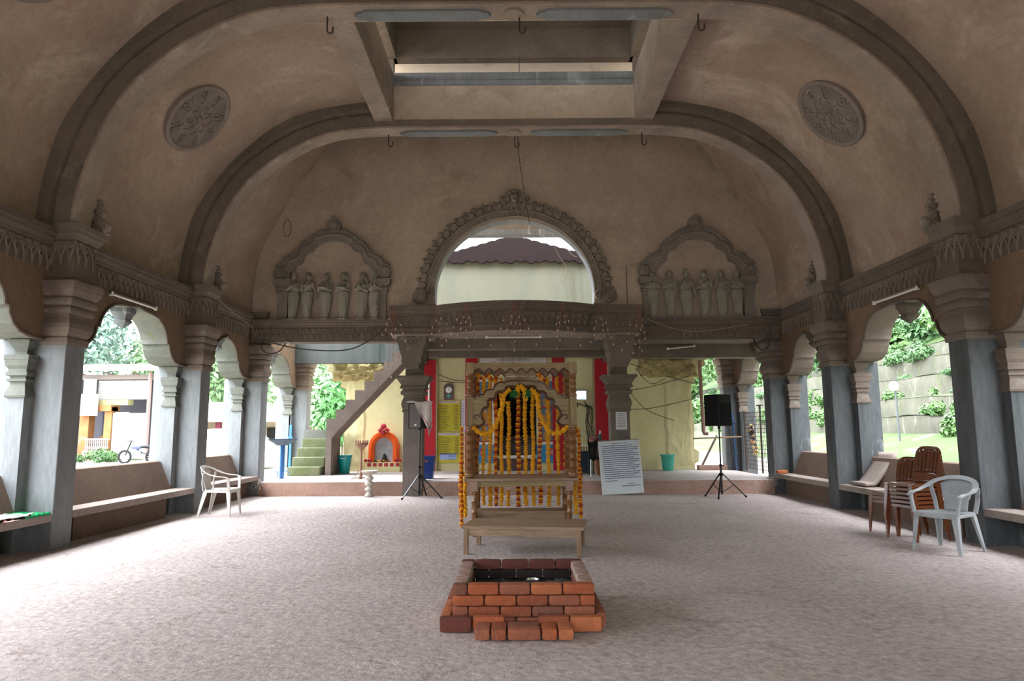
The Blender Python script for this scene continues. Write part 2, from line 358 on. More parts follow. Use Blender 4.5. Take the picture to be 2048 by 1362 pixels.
for s in (-1, 1):
    for k, y in enumerate(PY):
        nm = SIDE[s]
        w = WHICH.get(k)
        base = thing('pillar', ('%s square grey cement pillar on the %s of the hall, with stepped capital' % (w, nm)) if w else '%s pillar on the %s, outside the frame' % (('pillar behind the viewer, last','pillar level with the viewer, middle','pillar just ahead of the viewer, first')[k], nm), 'pillar', ((sx(s,.2)), y+PW/2, 0), kind='thing' if w else 'structure')
        a, b = sorted((sx(s,0), sx(s,.40)))
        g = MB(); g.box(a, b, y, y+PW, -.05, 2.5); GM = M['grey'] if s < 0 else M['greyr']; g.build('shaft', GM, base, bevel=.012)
        g = MB(); g.sqlathe(a, b, y, y+PW, CAPP); g.build('capital', M['capital'], base)
        g = MB(); c0, c1 = sorted((sx(s,-.04), sx(s,.30)))
        g.box(c0, c1, y-.035, y+PW+.035, 3.25, 3.84)
        for q in range(3):
            bud(g, (c0+ (q+.5)*(c1-c0)/3, y-.035, 3.78), .105, .3, 'y', -1, 1)
            bud(g, (sx(s,-.04), y-.035+(q+.5)*(PW+.07)/3, 3.78), .14, .3, 'x', -s, 1)
        g.build('carved_block', [M['frieze'], M['bud']], base)
        g = MB(); g.sqlathe(c0, c1, y-.035, y+PW+.035, [(0,3.80),(.02,3.805),(.03,3.84),(.05,3.87),(.055,3.92),(.07,3.925),(.075,4.0)])
        g.build('cap', M['rib'], base)
        rr = MB()
        d0, d1 = (.36, .56)
        a2, b2 = sorted((sx(s,d0), sx(s,d1)))
        for (ya, yb, side) in ((y-.15, y+.1, 0), (y+PW-.1, y+PW+.15, 1)):
            rr.box(a2, b2, ya, yb, -.05, 1.82, 0); rr.sqlathe(a2, b2, ya, yb, RESP, 1)
        a3, b3 = sorted((sx(s,.5), sx(s,.78)))
        rr.box(a3, b3, y-.10, y+PW+.10, -.3, 2.52, 0)
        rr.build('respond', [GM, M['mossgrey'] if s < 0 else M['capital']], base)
        # carved scroll leaf standing on the cap beside the rib
        if k in (3,4):
            g = MB(); lx = sx(s,-.03); ly = y+PW+.06
            for (dx, dz, R) in ((.10,.08,.09),(-.08,.09,.085),(.02,.18,.085),(-.035,.27,.062),(.035,.30,.052),(0,.37,.045),(.005,.44,.03)):
                px, pz = lx + s*dx, 4.0+dz
                g.ball((px, ly, pz), (R, .045, R), 10, 6)
                sp = [(px + R*(1-t/9)*.85*math.cos(t*.9), ly-.045, pz + R*(1-t/9)*.85*math.sin(t*.9)) for t in range(9)]
                g.tube(sp, .012, 5)
            g.box(lx-.14, lx+.14, ly-.02, ly+.03, 3.99, 4.04)
            g.build('scroll_leaf', M['carve'], base, smooth=60)
        PILL[(s,k)] = base

# ------------------------------------------------------------------ side walls: spandrels over cusped arches, cornice, frieze
ARCH = [(.0,3.30),(.2,3.27),(.45,3.25),(.62,3.22),(.78,3.13),(.88,3.02),(.93,2.92),(.94,2.85),(1.0,2.85),(1.02,2.76),(1.09,2.65),(1.2,2.57),(1.32,2.54)]
def side_wall(s):
    g = MB(); pend = []
    for k in range(0, 6):
        y0, y1 = PY[k]+PW, PY[k+1]; mid = (y0+y1)/2; half = (y1-y0)/2; f = half/1.645
        q = half - 1.645
        pr = [((a + (q if a > .5 else q*a/.5)), z) for a, z in ARCH]
        pr = [p for p in pr if p[0] < half-.02] + [(half-.2, 2.53), (half, 2.52)]
        poly = [(mid-a, z) for a, z in pr[::-1]] + [(mid+a, z) for a, z in pr[1:]]
        poly = [(y0-PW/2, 2.52)] + poly + [(y1+PW/2, 2.52)]
        poly += [(y1+PW/2, 3.9), (y0-PW/2, 3.9)]
        g.prism(poly, 'x', sx(s,.28), sx(s,.72), 0, 1)
        # raised moulding along the cusps
        edge = [(sx(s,.27), mid+t*a, z+.015) for t in (-1,) for a, z in pr[::-1]] + [(sx(s,.27), mid+a, z+.015) for a, z in pr[1:]]
        g.tube(edge, .022, 6, 2)
        pend.append(mid)
    # cornice and frieze band
    Y0, Y1 = PY[2], 18.6
    cor = [(.30,3.42),(.27,3.425),(.27,3.72),(.24,3.73),(.235,3.76),(.20,3.80),(.195,3.84),(.165,3.85),(.16,3.92),(.55,3.92),(.55,3.42)]
    for ya, yb in ((PY[0]+PW, PY[1]), (PY[1]+PW, PY[2]), (PY[2]+PW, PY[3]), (PY[3]+PW, PY[4]), (PY[4]+PW, 14.75)):
        g.prism([(abs(sx(1,d)), z) if s > 0 else (sx(-1,d), z) for d, z in cor], 'y', ya, yb, 3)
        n = max(2, int((yb-ya)/.137)); p = (yb-ya)/n
        for i in range(n):
            bud(g, (sx(s,.27), ya+(i+.5)*p, 3.70), .125, .28 + .03*RND.random(), 'x', -s, 4)
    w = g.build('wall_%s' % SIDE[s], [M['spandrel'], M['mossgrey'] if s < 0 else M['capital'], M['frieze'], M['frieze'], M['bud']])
    struct(w)
    for mid in pend:
        h = MB(); x0, x1 = sorted((sx(s,.40), sx(s,.60))); xm = (x0+x1)/2
        def sq(r, z): return [(xm-r,mid-r,z),(xm+r,mid-r,z),(xm+r,mid+r,z),(xm-r,mid+r,z)]
        h.loft([sq(.13,3.3), sq(.13,3.22), sq(.115,3.2), sq(.09,3.13), sq(.085,3.11), sq(.1,3.09), sq(.09,3.06), sq(.005,2.97)])
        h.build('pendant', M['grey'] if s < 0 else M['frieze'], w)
    return w
for s in (-1,1): side_wall(s)

# ------------------------------------------------------------------ vault, ribs, lantern
A = [(5.53,3.95),(5.52,4.25),(5.46,4.58),(5.34,4.99),(5.15,5.45),(4.84,5.90),(4.40,6.29),(3.96,6.57),(3.45,6.78),(2.94,6.87),(2.3,6.9)]
O = [(6.06,3.9),(6.02,4.4),(5.95,4.85),(5.86,5.2),(5.69,5.58),(5.34,6.1),(4.92,6.56),(4.42,6.97),(3.88,7.23),(3.05,7.4),(2.25,7.46)]
W = [(5.85,3.6),(5.83,4.4),(5.78,5.0),(5.66,5.5),(5.43,5.95),(5.24,6.35),(4.8,7.08),(4.2,7.92),(3.5,8.6),(2.8,9.0),(2.0,9.2)]
Ac, Oc, Wc = catmull(A,4), catmull(O,4), catmull(W,4)
def full(c, close=True):
    L = [(XC-x, z) for x, z in c]; R = [(XC+x, z) for x, z in c[::-1]]
    return L + R
def vault(g, ca, ya, cb, yb, n, gap=False, m=0):
    for t in range(n):
        u0, u1 = t/n, (t+1)/n
        if gap: sides = ([(XC-x,z) for x,z in ca], [(XC-x,z) for x,z in cb]), ([(XC+x,z) for x,z in ca], [(XC+x,z) for x,z in cb])
        else: sides = ((full(ca), full(cb)),)
        for P, Q in sides:
            r0 = [(lerp(p[0],q[0],u0), lerp(ya,yb,u0), lerp(p[1],q[1],u0)) for p, q in zip(P,Q)]
            r1 = [(lerp(p[0],q[0],u1), lerp(ya,yb,u1), lerp(p[1],q[1],u1)) for p, q in zip(P,Q)]
            g.loft([r0, r1], False, False, m)
g = MB()
vault(g, Oc, -6.0, Oc, PY[3]+.02, 12)
vault(g, Oc, PY[3]+.3, Oc, PY[4]+.05, 4, gap=True)
vault(g, Oc, PY[4]+.3, Wc, 15.0, 6)
# small flat strips either side of the ribs so that the vault is closed above them
ceil = g.build('ceiling', M['vault'], smooth=40, origin=(0,0,3.9)); struct(ceil)
def sweep(curve, sec, m_of):
    P = full(curve); n = len(P); rings = []
    for i, (x, z) in enumerate(P):
        a = P[max(i-1,0)]; b = P[min(i+1,n-1)]; tx, tz = b[0]-a[0], b[1]-a[1]; l = math.hypot(tx,tz)
        nx, nz = -tz/l, tx/l
        rings.append([(x+nx*w, y, z+nz*w) for w, y in sec])
    g = MB(); k = len(sec)
    for i in range(n-1):
        for j in range(k):
            o = [rings[i][j], rings[i][(j+1)%k], rings[i+1][(j+1)%k], rings[i+1][j]]
            g.add(o, [(0,1,2,3)], m_of(j))
    return g
for k, nm in ((2,'unseen near'),(3,'nearest'),(4,'far')):
    y0 = PY[k]-.06
    sec = [(0,y0),(.015,y0-.015),(.05,y0-.015),(.06,y0),(.27,y0),(.28,y0+.05),(.33,y0+.05),(.34,y0-.01),(.42,y0-.01),(.43,y0+.015),(.6,y0+.015),(.6,y0+.40),(.09,y0+.40),(.09,y0+.36),(.03,y0+.35),(.0,y0+.32)]
    g = sweep(Ac, sec, lambda j: 1 if j in (15,14,13,0,1) else 0)
    rb = g.build('arch_rib', [M['rib'], M['ribl']], smooth=35)
    tag(rb, {'nearest':'nearest moulded plaster arch rib spanning the vault, in front of the roof opening','far':'second moulded plaster arch rib, just behind the roof opening','unseen near':'plaster arch rib over the viewer'}[nm], 'arch rib')
    if k > 2:
        # sunk panels with rounded ends on the flat of the arch, roundel between them
        for q in (-1, 1):
            h = MB(); xa, xb = sorted((XC+q*.30, XC+q*2.12)); ym = y0+.17; hw = .11; e = .22
            pts = []
            for (cx, sg) in ((xa, -1), (xb, 1)):
                seg = [(cx-sg*e, -hw*sg), (cx-sg*e*.62, -hw*.92*sg), (cx-sg*e*.55, -hw*.62*sg), (cx-sg*e*.2, -hw*.5*sg), (cx, 0), (cx-sg*e*.2, hw*.5*sg), (cx-sg*e*.55, hw*.62*sg), (cx-sg*e*.62, hw*.92*sg), (cx-sg*e, hw*sg)]
                pts += seg
            h.prism([(a, ym+b) for a, b in pts], 'z', 6.865, 6.905); h.build('panel', M['grey'] , rb)
        h = MB(); h.lathe((XC, y0+.17, 6.87), [(.0,-.02),(.06,-.02),(.1,0),(.13,0),(.13,.05)], 20); h.build('roundel', M['ribl'], rb)
# lantern: beams along the hall, curb, raised roof with eaves
g = MB()
for q in (-1,1):
    x0, x1 = sorted((XC+q*2.22, XC+q*2.57)); g.box(x0, x1, PY[3]+.3, PY[4]-.05, 7.05, 7.93)
bm_ = []
lan = g.build('trim_1', M['ribl'], bevel=.01); struct(lan)
g = MB(); g.box(XC-2.24, XC+2.24, PY[4]-.085, PY[4]+.3, 7.08, 7.94)
g.prism([(PY[4]-.085,7.72),(PY[4]-.12,7.74),(PY[4]-.12,7.81),(PY[4]-.10,7.83),(PY[4]-.15,7.87),(PY[4]-.15,7.95),(PY[4]+.3,7.95),(PY[4]+.3,7.72)], 'x', XC-2.22, XC+2.22, 1)
g.box(XC-2.3, XC+2.3, PY[3]+.05, PY[3]+.36, 6.95, 7.93)
struct(g.build('trim_2', [M['wall'], M['grey']]))
g = MB(); ya, yb = PY[3]+.05, PY[4]+.15
g.box(XC-3.4, XC+3.4, ya-.9, yb+1.0, 8.9, 9.05, 0)                      # roof slab
g.box(XC-2.4, XC+2.4, yb-.15, yb+.05, 8.32, 8.9, 0); g.box(XC-2.4, XC+2.4, ya-.05, ya+.15, 8.32, 8.9, 0)
for q in (-1,1):
    x0, x1 = sorted((XC+q*2.2, XC+q*2.4)); g.box(x0, x1, ya-.05, yb+.05, 8.32, 8.9, 0)
    x0, x1 = sorted((XC+q*2.4, XC+q*3.4)); g.box(x0, x1, ya-.9, yb+1.0, 8.32, 8.42, 1)
g.box(XC-2.4, XC+2.4, yb+.05, yb+1.0, 8.32, 8.42, 1); g.box(XC-2.4, XC+2.4, ya-.9, ya-.05, 8.32, 8.42, 1)
for q in (-1,1):
    for yy in (ya, yb-.1):
        x0, x1 = sorted((XC+q*2.25, XC+q*2.4)); g.box(x0, x1, yy-.05, yy+.1, 7.9, 8.4, 0)
struct(g.build('trim_3', [M['rib'], M['white']]))

# ------------------------------------------------------------------ far wall with the round-headed opening
YW = 14.95
opn = []
for i in range(0, 33):
    t = PI - PI*i/32
    opn.append((XC + 1.77*math.cos(t), 4.42 + 1.68*math.sin(t)))
poly = [(XC-1.77,3.35)] + opn + [(XC+1.77,3.35)] + [(x,z) for x, z in [(XC+6.2,3.35),(XC+6.2,9.3),(XC-6.2,9.3),(XC-6.2,3.35)]]
g = MB(); g.prism(poly, 'y', YW, YW+.34, 0, 1)
struct(g.build('wall_back', [M['wall'], M['grey']]))
# lintel ledge left and right of the balcony, with frieze
def ledge(xa, xb):
    prof = [(YW+.3,3.33),(YW-.08,3.33),(YW-.08,3.66),(YW-.11,3.67),(YW-.115,3.70),(YW-.15,3.73),(YW-.155,3.76),(YW-.19,3.77),(YW-.2,3.82),(YW+.02,3.82),(YW+.02,3.9),(YW+.3,3.9)]
    g = MB(); g.prism(prof, 'x', xa, xb)
    n = int((xb-xa)/.14); p = (xb-xa)/n
    for i in range(n): bud(g, (xa+(i+.5)*p, YW-.08, 3.63), .12, .26, 'y', -1, 1)
    return g.build('trim_%d' % (4 if xa < 0 else 5), [M['frieze'], M['bud']])
struct(ledge(-5.8, -2.5)); struct(ledge(2.5, 5.85))

# balcony with bowed parapet
bal = thing('balcony', 'bowed cement balcony parapet above the stage, carved with hanging buds', 'balcony', (XC, 14.4, 3.43))
def bow(x):
    if abs(x) > 1.68: return 14.42
    return 14.42 - .56*math.cos(x/1.68*PI/2)**.8 if abs(x) < 1.68 else 14.42
xs = [-2.68,-2.2,-1.7] + [-1.68+3.36*i/28 for i in range(29)] + [1.7,2.2,2.7]
sec = [(.0,3.43),(.0,3.50),(-.02,3.52),(-.02,3.56),(.0,3.57),(.0,3.84),(-.025,3.85),(-.025,3.88),(-.06,3.92),(-.06,3.95),(-.085,3.96),(-.09,4.03),(.14,4.03),(.14,3.43)]
g = MB(); rings = [[(x+XC, bow(x)+d, z) for d, z in sec] for x in xs]; g.loft(rings, True, True)
for x0, s in ((-2.68,-1),(2.7,1)):
    a, b = sorted((XC+x0, XC+x0-s*.12)); g.box(a, b, 14.45, 15.0, 3.43, 4.03)
n = 38
for i in range(n):
    x = -2.6+5.2*i/(n-1); bud(g, (x+XC, bow(x), 3.82), .125, .24, 'y', -1, 1)
g.build('parapet', [M['frieze'], M['bud']], bal)
g = MB(); g.loft([[(x+XC, bow(x)+.05, 3.42) for x in xs]+[(2.7+XC,15.2,3.42),(-2.68+XC,15.2,3.42)], [(x+XC, bow(x)+.05, 3.5) for x in xs]+[(2.7+XC,15.2,3.5),(-2.68+XC,15.2,3.5)]])
g.build('floor_slab', M['ribl'], bal)

# two central pillars with broad capitals carrying the balcony
CP = [(.0,1.78),(.025,1.785),(.025,1.82),(.01,1.83),(.035,1.9),(.045,1.95),(.03,2.02),(.0,2.1),(.0,2.15),(.05,2.16),(.06,2.2),(.05,2.24),(.02,2.25),(.02,2.29),(.07,2.3),(.075,2.33),(.05,2.36),(.05,2.38),(.09,2.44),(.13,2.5),(.16,2.51),(.16,2.57)]
for s, xm in ((-1,-2.21),(1,2.30)):
    b = thing('pillar', 'dark cement pillar with broad stepped capital under the balcony, %s of the carved wooden swing' % SIDE[s], 'pillar', (xm, 15.1, 0))
    y0, y1, a, c = 14.93, 15.33, xm-.21, xm+.21
    g = MB(); g.box(a, c, y0, y1, -.02, 1.79); g.build('shaft', M['stairb'], b, bevel=.01)
    g = MB(); g.sqlathe(a, c, y0, y1, CP); g.build('capital', M['rib'], b)
    g = MB(); g.box(a+.03, c-.03, y0+.03, y1, 2.57, 2.82)
    prof = [(xm-.15,2.72),(xm-.17,2.8),(xm-.22,2.86),(xm-.2,2.95),(xm-.25,3.06),(xm-.25,3.15),(xm-.3,3.25),(xm-.32,3.42),(xm+.32,3.42),(xm+.3,3.25),(xm+.25,3.15),(xm+.25,3.06),(xm+.2,2.95),(xm+.22,2.86),(xm+.17,2.8),(xm+.15,2.72)]
    g.prism(prof, 'y', 14.6, y1); g.ring((xm, 14.6, 3.3), .09, .025, 12, 5, 0, 'y'); g.ball((xm,14.6,3.3), (.05,.02,.05))
    g.build('bracket', M['rib'], b)

# roof slab and beams behind the wall
g = MB()
g.box(-2.1, 2.2, 15.28, 15.6, 3.2, 3.45); g.box(-2.6, 6.2, 15.25, 18.6, 3.45, 3.6)
g.box(-2.2, 2.3, 17.4, 17.65, 3.24, 3.5); g.box(-2.6,-2.35,15.3,18.6,3.2,3.5); g.box(2.4,2.65,15.3,18.6,3.2,3.5)
g.box(2.65, 6.2, 16.7, 17.0, 3.12, 3.5)
struct(g.build('ceiling_porch', M['rib']))
g = MB(); g.box(-6.2, -2.5, 18.0, 18.3, 3.17, 3.75)
struct(g.build('trim_6', mottled('stained_beam', (.085,.092,.092), (.055,.066,.062), (.02,.034,.028), scale=2, stretch=(1,1,.2), bump=.2, fine=.2)))
g = MB(); g.prism([(-6.4,-.3),(-6.4,9),(6.4,9),(6.4,-.3),(2.3,-.3),(2.3,3.2),(-2.3,3.2),(-2.3,-.3)], 'y', -3.6, -3.3); struct(g.build('wall_front', M['wall']))  # added unseen wall; its opening limits the light from behind the viewer
# ------------------------------------------------------------------ benches along both sides
ORD = ['first','second','third','fourth','fifth','sixth','seventh','eighth','ninth','tenth','eleventh','twelfth','thirteenth','fourteenth','fifteenth','sixteenth','seventeenth','eighteenth','nineteenth','twentieth','twenty-first','twenty-second','twenty-third','twenty-fourth']
for s in (-1, 1):
    for k in (0, 1, 2, 3, 4):
        y0 = PY[k]+PW+.005; y1 = PY[k+1]-.005 if k < 4 else 15.02
        nm = {0:'last', 1:'fourth', 2:'nearest', 3:'middle', 4:'farthest'}[k]
        lab = '%s cement wall bench on the %s side, between the %s pillars' % (nm, SIDE[s], {0:'last two',1:'middle',2:'frame edge and nearest',3:'nearest and second',4:'second and third'}[k])
        b = thing('wall_bench', lab, 'bench', (sx(s,.3), (y0+y1)/2, 0))
        if k < 2: b['kind'] = 'structure'
        X = lambda d: sx(s, d)
        yb0, yb1 = y0+.12, (y1-.14 if k < 4 else 14.8)
        g = MB(); a, c = sorted((X(0), X(.34))); g.box(a, c, y0, y1, .335, .43)
        a, c = sorted((X(.34), X(.62))); g.box(a, c, yb0+.05, yb1-.03, .335, .43)
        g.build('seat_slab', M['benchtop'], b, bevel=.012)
        g = MB(); poly = [(X(.33),.40),(X(.345),.43),(X(.55),.885),(X(.58),.90),(X(.68),.90),(X(.70),.88),(X(.70),-.3),(X(.60),-.3),(X(.60),.40)]
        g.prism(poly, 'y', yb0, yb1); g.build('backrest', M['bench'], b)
        g = MB(); a, c = sorted((X(.21), X(.30)))
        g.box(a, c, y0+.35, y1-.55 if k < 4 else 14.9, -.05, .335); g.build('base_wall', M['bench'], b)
g = MB()
def SL(u, v):
    t = v; x = 5.581 + (.10 + .5*t if t < .5 else .35 + .30*(t-.5)/.5); z = .45 + .02 + (0 if t < .3 else .50*((t-.3)/.7)**1.3)
    return (x, 11.30 + .52*u, z)
g.sheet(SL, 6, 16)
o = g.build('curved_slab', M['benchtop'], smooth=60, solid=.05)
tag(o, 'curved cement slab leaning in the corner of the right middle bench', 'slab')

# ------------------------------------------------------------------ temple front behind the stage
YT = 18.6
wt = [(-4.60,.25),(-4.62,1.2),(-4.58,2.5),(-4.74,2.58),(-4.70,2.74),(-4.92,2.80),(-4.90,2.93),(-5.12,3.0),(-5.06,3.15),(-5.3,3.2),(-5.3,3.5),(5.4,3.5),(5.4,3.32),(5.2,3.25),(5.22,3.1),(5.02,3.0),(5.05,2.85),(4.9,2.76),(4.93,2.64),(4.8,2.55),(4.86,1.5),(4.83,.85),(4.96,.78),(4.94,.5),(4.84,.46),(4.83,.25)]
door = [(.60,.25),(.60,2.62),(-.52,2.62),(-.52,.25)]
g = MB(); g.prism([(-4.60,.25)] + wt[1:] + door, 'y', YT, YT+.4)
wall_t = struct(g.build('wall_temple', M['cream']))
def rough_patch(x0, x1, z0, z1, sd, th=.07, k=1.0):
    g = MB()
    def P(u, v):
        x = lerp(x0,x1,u) ; z = lerp(z0,z1,v)
        e = min(u,1-u,v,1-v)
        d = th*min(1, e*9) + k*.09*noise.noise((x*6+sd, z*6, sd)) + k*.04*noise.noise((x*17, z*17, sd))
        if e < .01: d = -.03
        return (x + k*.09*noise.noise((sd, z*5, 2)), YT - max(d, -.05), z + .07*noise.noise((x*4, sd, 5)))
    g.sheet(P, 44, 30); return g
for i, a in enumerate(((-4.98,-3.25,2.72,3.3),(-4.58,-4.02,.4,2.75),(3.3,4.98,2.75,3.3),(4.05,4.82,.35,2.8))):
    g = rough_patch(*a, sd=i*3.7, th=(.10,.035,.10,.05)[i], k=(1,.4,1,.4)[i]); g.build('broken_masonry', M['creamrough'] if i in (0,2) else M['cream'], wall_t, smooth=50)
g = MB(); g.box(-.75, .8, YT+.02, 21.4, .15, .3, 0); g.box(-.52,.6,YT+.1,21.4,.3,.62,4); g.box(-.54,.62,YT+.06,21.4,.62,.70,1); g.box(-.52,.6,YT+.7,21.4,.72,.98,2); g.box(-.52,.6,YT+1.1,21.4,.98,1.2,2)
g.box(-.56,-.50,YT+.4,21.4,.3,2.7,3); g.box(.58,.64,YT+.4,21.4,.3,2.7,3); g.box(-.6,.7,YT+.4,21.4,2.62,2.7,3); g.box(-.6,.7,21.4,21.5,.2,2.7,3)
o = g.build('doorway_interior', [M['stage'], M['whitep'], M['greyp'], M['dark'], flat('plum_riser',(.09,.05,.055),.6)]); tag(struct(o), 'dark shrine doorway with steps rising inside behind the garlands', 'doorway')
def panel(x0, x1, z0, z1, m, name, label, cat, th=.03, yy=YT, **kw):
    g = MB(); g.box(x0, x1, yy-th, yy-.001, z0, z1); o = g.build(name, m, **kw); tag(o, label, cat); return o
for x0, x1, lab in ((-2.46,-2.13,'broad red pilaster left of the swing, beside the yellow notice boards'),(2.18,2.52,'broad red pilaster right of the swing, behind the whiteboard')):
    g = MB(); g.box(x0, x1, YT-.14, YT-.001, .3, 3.28); g.box(x1 if x0 < 0 else x0-.05, x1+.05 if x0 < 0 else x0, YT-.12, YT-.001, .3, 3.28, 1)
    tag(g.build('red_pilaster', [M['red'], mottled('pilaster_edge', (.5,.38,.22),(.42,.3,.17))]), lab, 'pilaster')
for x0, x1, lab in ((-1.33,-1.0,'red door pilaster on the left of the shrine doorway'),(1.03,1.38,'red door pilaster on the right of the shrine doorway')):
    panel(x0, x1, .3, 3.33, M['red'], 'door_pilaster', lab, 'pilaster', .06)
# name board over the door
sg = thing('name_board', 'long white signboard with dark lettering above the shrine doorway', 'sign', (-.02, YT-.05, 3.17))
g = MB(); g.box(-.93,.88,YT-.05,YT-.002,3.17,3.34); g.build('board', flat('sign_white', (.62,.56,.55), .6), sg)
# ------------------------------------------------------------------ carved wooden swing with canopy
CX, YF, YR = .085, 9.30, 10.12
sw = thing('carved_swing', 'carved wooden swing seat with scalloped canopy arch, hung all over with marigolds', 'swing', (CX, 9.7, 0))
def turned(g, x, y, z0, z1, r, rings, m=0, n=16):
    h = z1-z0; prof = [(r*.9, z0), (r*1.25, z0+.01), (r*1.25, z0+.03), (r*.85, z0+.045)]
    for k in range(rings):
        z = z0 + h*(k+1)/(rings+1)
        prof += [(r*lerp(.85,1,.5), z-.03), (r*1.2, z-.012), (r*.9, z), (r*1.2, z+.012), (r*.9, z+.03)]
    prof += [(r*.85, z1-.045), (r*1.25, z1-.03), (r*1.25, z1-.01), (r*.9, z1)]
    g.lathe((x, y, 0), prof, n, m)
PX0, PX1 = -.605, .782
for y, nm in ((YF,'front'), (YR,'rear')):
    for x in (PX0, PX1):
        xo = x + (.018 if x > 0 and nm == 'front' else 0)
        g = MB(); turned(g, x, y, .76, 1.45, .052, 5); g.ball((x,y,.80),(.07,.07,.05),12,8)
        g.box(xo-.044, xo+.044, y-.044, y+.044, 1.45, 1.84, 1); turned(g, xo, y, 1.84, 2.17, .042, 3); g.box(xo-.05,xo+.05,y-.05,y+.05,2.16,2.305,1)
        g.build('post', [M['dwood'], M['plyv']], sw, smooth=40)
def zigbeam(y, name, m):
    g = MB(); x0, x1 = PX0+.045, PX1-.03; n = 9; pts = [(x0, 2.30), (x1, 2.30)]
    steps = n*8
    for i in range(steps, -1, -1):
        t = i/steps; ph = t*n*2*PI; w = .5-.5*math.cos(ph)
        pts.append((lerp(x0,x1,t), 2.163 + .062*(w**.8)))
    pts = pts[::-1]
    g.prism(pts, 'y', y-.012, y+.012); bo = [(p[0], y-.014, p[1]-.003) for p in pts[:steps+1]]
    g.tube(bo, .008, 5, 1); return g.build(name, [m, M['edge']], sw)
zigbeam(YF-.01, 'scalloped_rail', M['ply']); zigbeam(YR, 'scalloped_rail', M['dwood'])
for x in (PX0, PX1):
    g = MB(); a = []; y0, y1 = YF+.05, YR-.05
    for i in range(49):
        t = i/48; a.append((lerp(y0,y1,t), 2.163 + .062*((.5-.5*math.cos(t*12*PI))**.8)))
    g.prism(a + [(y1,2.3),(y0,2.3)], 'x', x-.012, x+.012); g.build('side_rail', M['dwood'], sw)
# scalloped arch
def arch_poly(side):
    out = [(-.650,1.825),(-.60,1.855),(-.545,1.862),(-.505,1.868),(-.485,1.905),(-.455,1.93),(-.41,1.938),(-.37,1.945),(-.345,1.99),(-.30,2.028),(-.25,2.035),(-.215,2.03),(-.17,2.045),(-.09,2.055),(0,2.045)]
    inn = [(-.640,1.445),(-.56,1.44),(-.515,1.465),(-.498,1.50),(-.53,1.56),(-.535,1.62),(-.50,1.68),(-.47,1.69),(-.44,1.72),(-.45,1.77),(-.42,1.80),(-.37,1.80),(-.345,1.83),(-.335,1.87),(-.30,1.90),(-.25,1.90),(-.21,1.925),(-.19,1.96),(-.14,1.97),(-.09,1.965),(-.05,1.975),(0,2.005)]
    return out, inn
out, inn = arch_poly(0)
oL = catmull(out, 3); iL = catmull(inn, 3)
pts = [(CX+x, z) for x, z in oL] + [(CX-x, z) for x, z in oL[::-1][1:]] + [(CX-x, z) for x, z in iL] + [(CX+x, z) for x, z in iL[::-1][1:]]
g = MB(); g.prism(pts, 'y', YF-.03, YF+.005)
for q in (-1, 1):
    g.tube([(CX-q*x, YF-.032, z+.004) for x, z in iL], .021, 6, 1); g.tube([(CX-q*x, YF-.032, z) for x, z in oL], .010, 5, 1)
    for (x, z, r) in ((-.60,1.83,.05),(-.60,1.56,.05)):
        g.tube([(CX-q*(x + r*(1-.08*t)*math.cos(.7*t)), YF-.034, z + r*(1-.08*t)*math.sin(.7*t)*.8) for t in range(8)], .007, 5, 1)
g.build('arch_board', [M['ply'], M['edge']], sw)
# crest with carved sacred-syllable flourish on the rod above the arch
g = MB(); g.prism([(CX-.25,2.045),(CX-.2,2.10),(CX-.22,2.14),(CX-.17,2.2),(CX-.1,2.19),(CX-.06,2.215),(CX,2.2),(CX+.06,2.215),(CX+.1,2.19),(CX+.17,2.2),(CX+.22,2.14),(CX+.2,2.10),(CX+.25,2.045)], 'y', YF+.01, YF+.03, 0)
g.bar((CX-.2,YF-.01,2.112),(CX+.2,YF-.01,2.112),.018,.018,1)
def curl(cx, cz, r, a0, a1, n=14): return [(cx+r*math.cos(lerp(a0,a1,i/n)), YF-.03, cz+r*math.sin(lerp(a0,a1,i/n))) for i in range(n+1)]
for P in (curl(CX-.04,2.115,.038,2.6,-2.6), curl(CX-.03,2.085,.03,2.2,-2.9), curl(CX+.03,2.11,.03,3.5,6.6), curl(CX+.065,2.12,.035,-2.2,1.2), [(CX+.02,YF-.03,2.15),(CX+.02,YF-.03,2.085)], curl(CX+.1,2.13,.03,-2.4,.9)):
    g.tube(P, .006, 5, 2)
g.build('crest', [M['ply'], M['dwood'], M['ply']], sw)
# seat, aprons, legs, stretchers
g = MB(); g.box(-.675, .85, YF-.06, YR+.06, .715, .75); g.build('seat_board', M['bwood'], sw, bevel=.006)
g = MB()
def apron(g, x0, x1, y):
    pts = [(x0,.715),(x0,.64)]; n = 24
    for i in range(n+1):
        t = i/n; pts.append((lerp(x0,x1,t), .632 + .014*abs(math.sin(t*PI*3))**.5*(1 if .03<t<.97 else 0)))
    pts += [(x1,.64),(x1,.715)]; g.prism(pts, 'y', y-.014, y+.014)
apron(g, -.5, .69, YF-.01); apron(g, -.5, .69, YR+.02)
for x in (-.55, .73): g.box(x-.014,x+.014,YF,YR,.63,.715)
g.build('apron', M['ply'], sw)
for x in (-.54, .725):
    for y in (YF, YR):
        g = MB(); g.box(x-.045,x+.045,y-.045,y+.045,.58,.715); turned(g, x, y, .0, .58, .038, 3); g.build('leg', M['dwood'], sw, smooth=40)
g = MB(); g.box(-.52,.70,YF+.38,YF+.40,.135,.25); g.box(-.52,.70,YR-.1,YR-.08,.135,.25); g.box(-.53,.715,YF+.36,YR-.04,.25,.275)
for x in (-.54,.725): g.box(x-.015,x+.015,YF,YR,.15,.25)
g.build('stretcher_board', M['bwood'], sw)

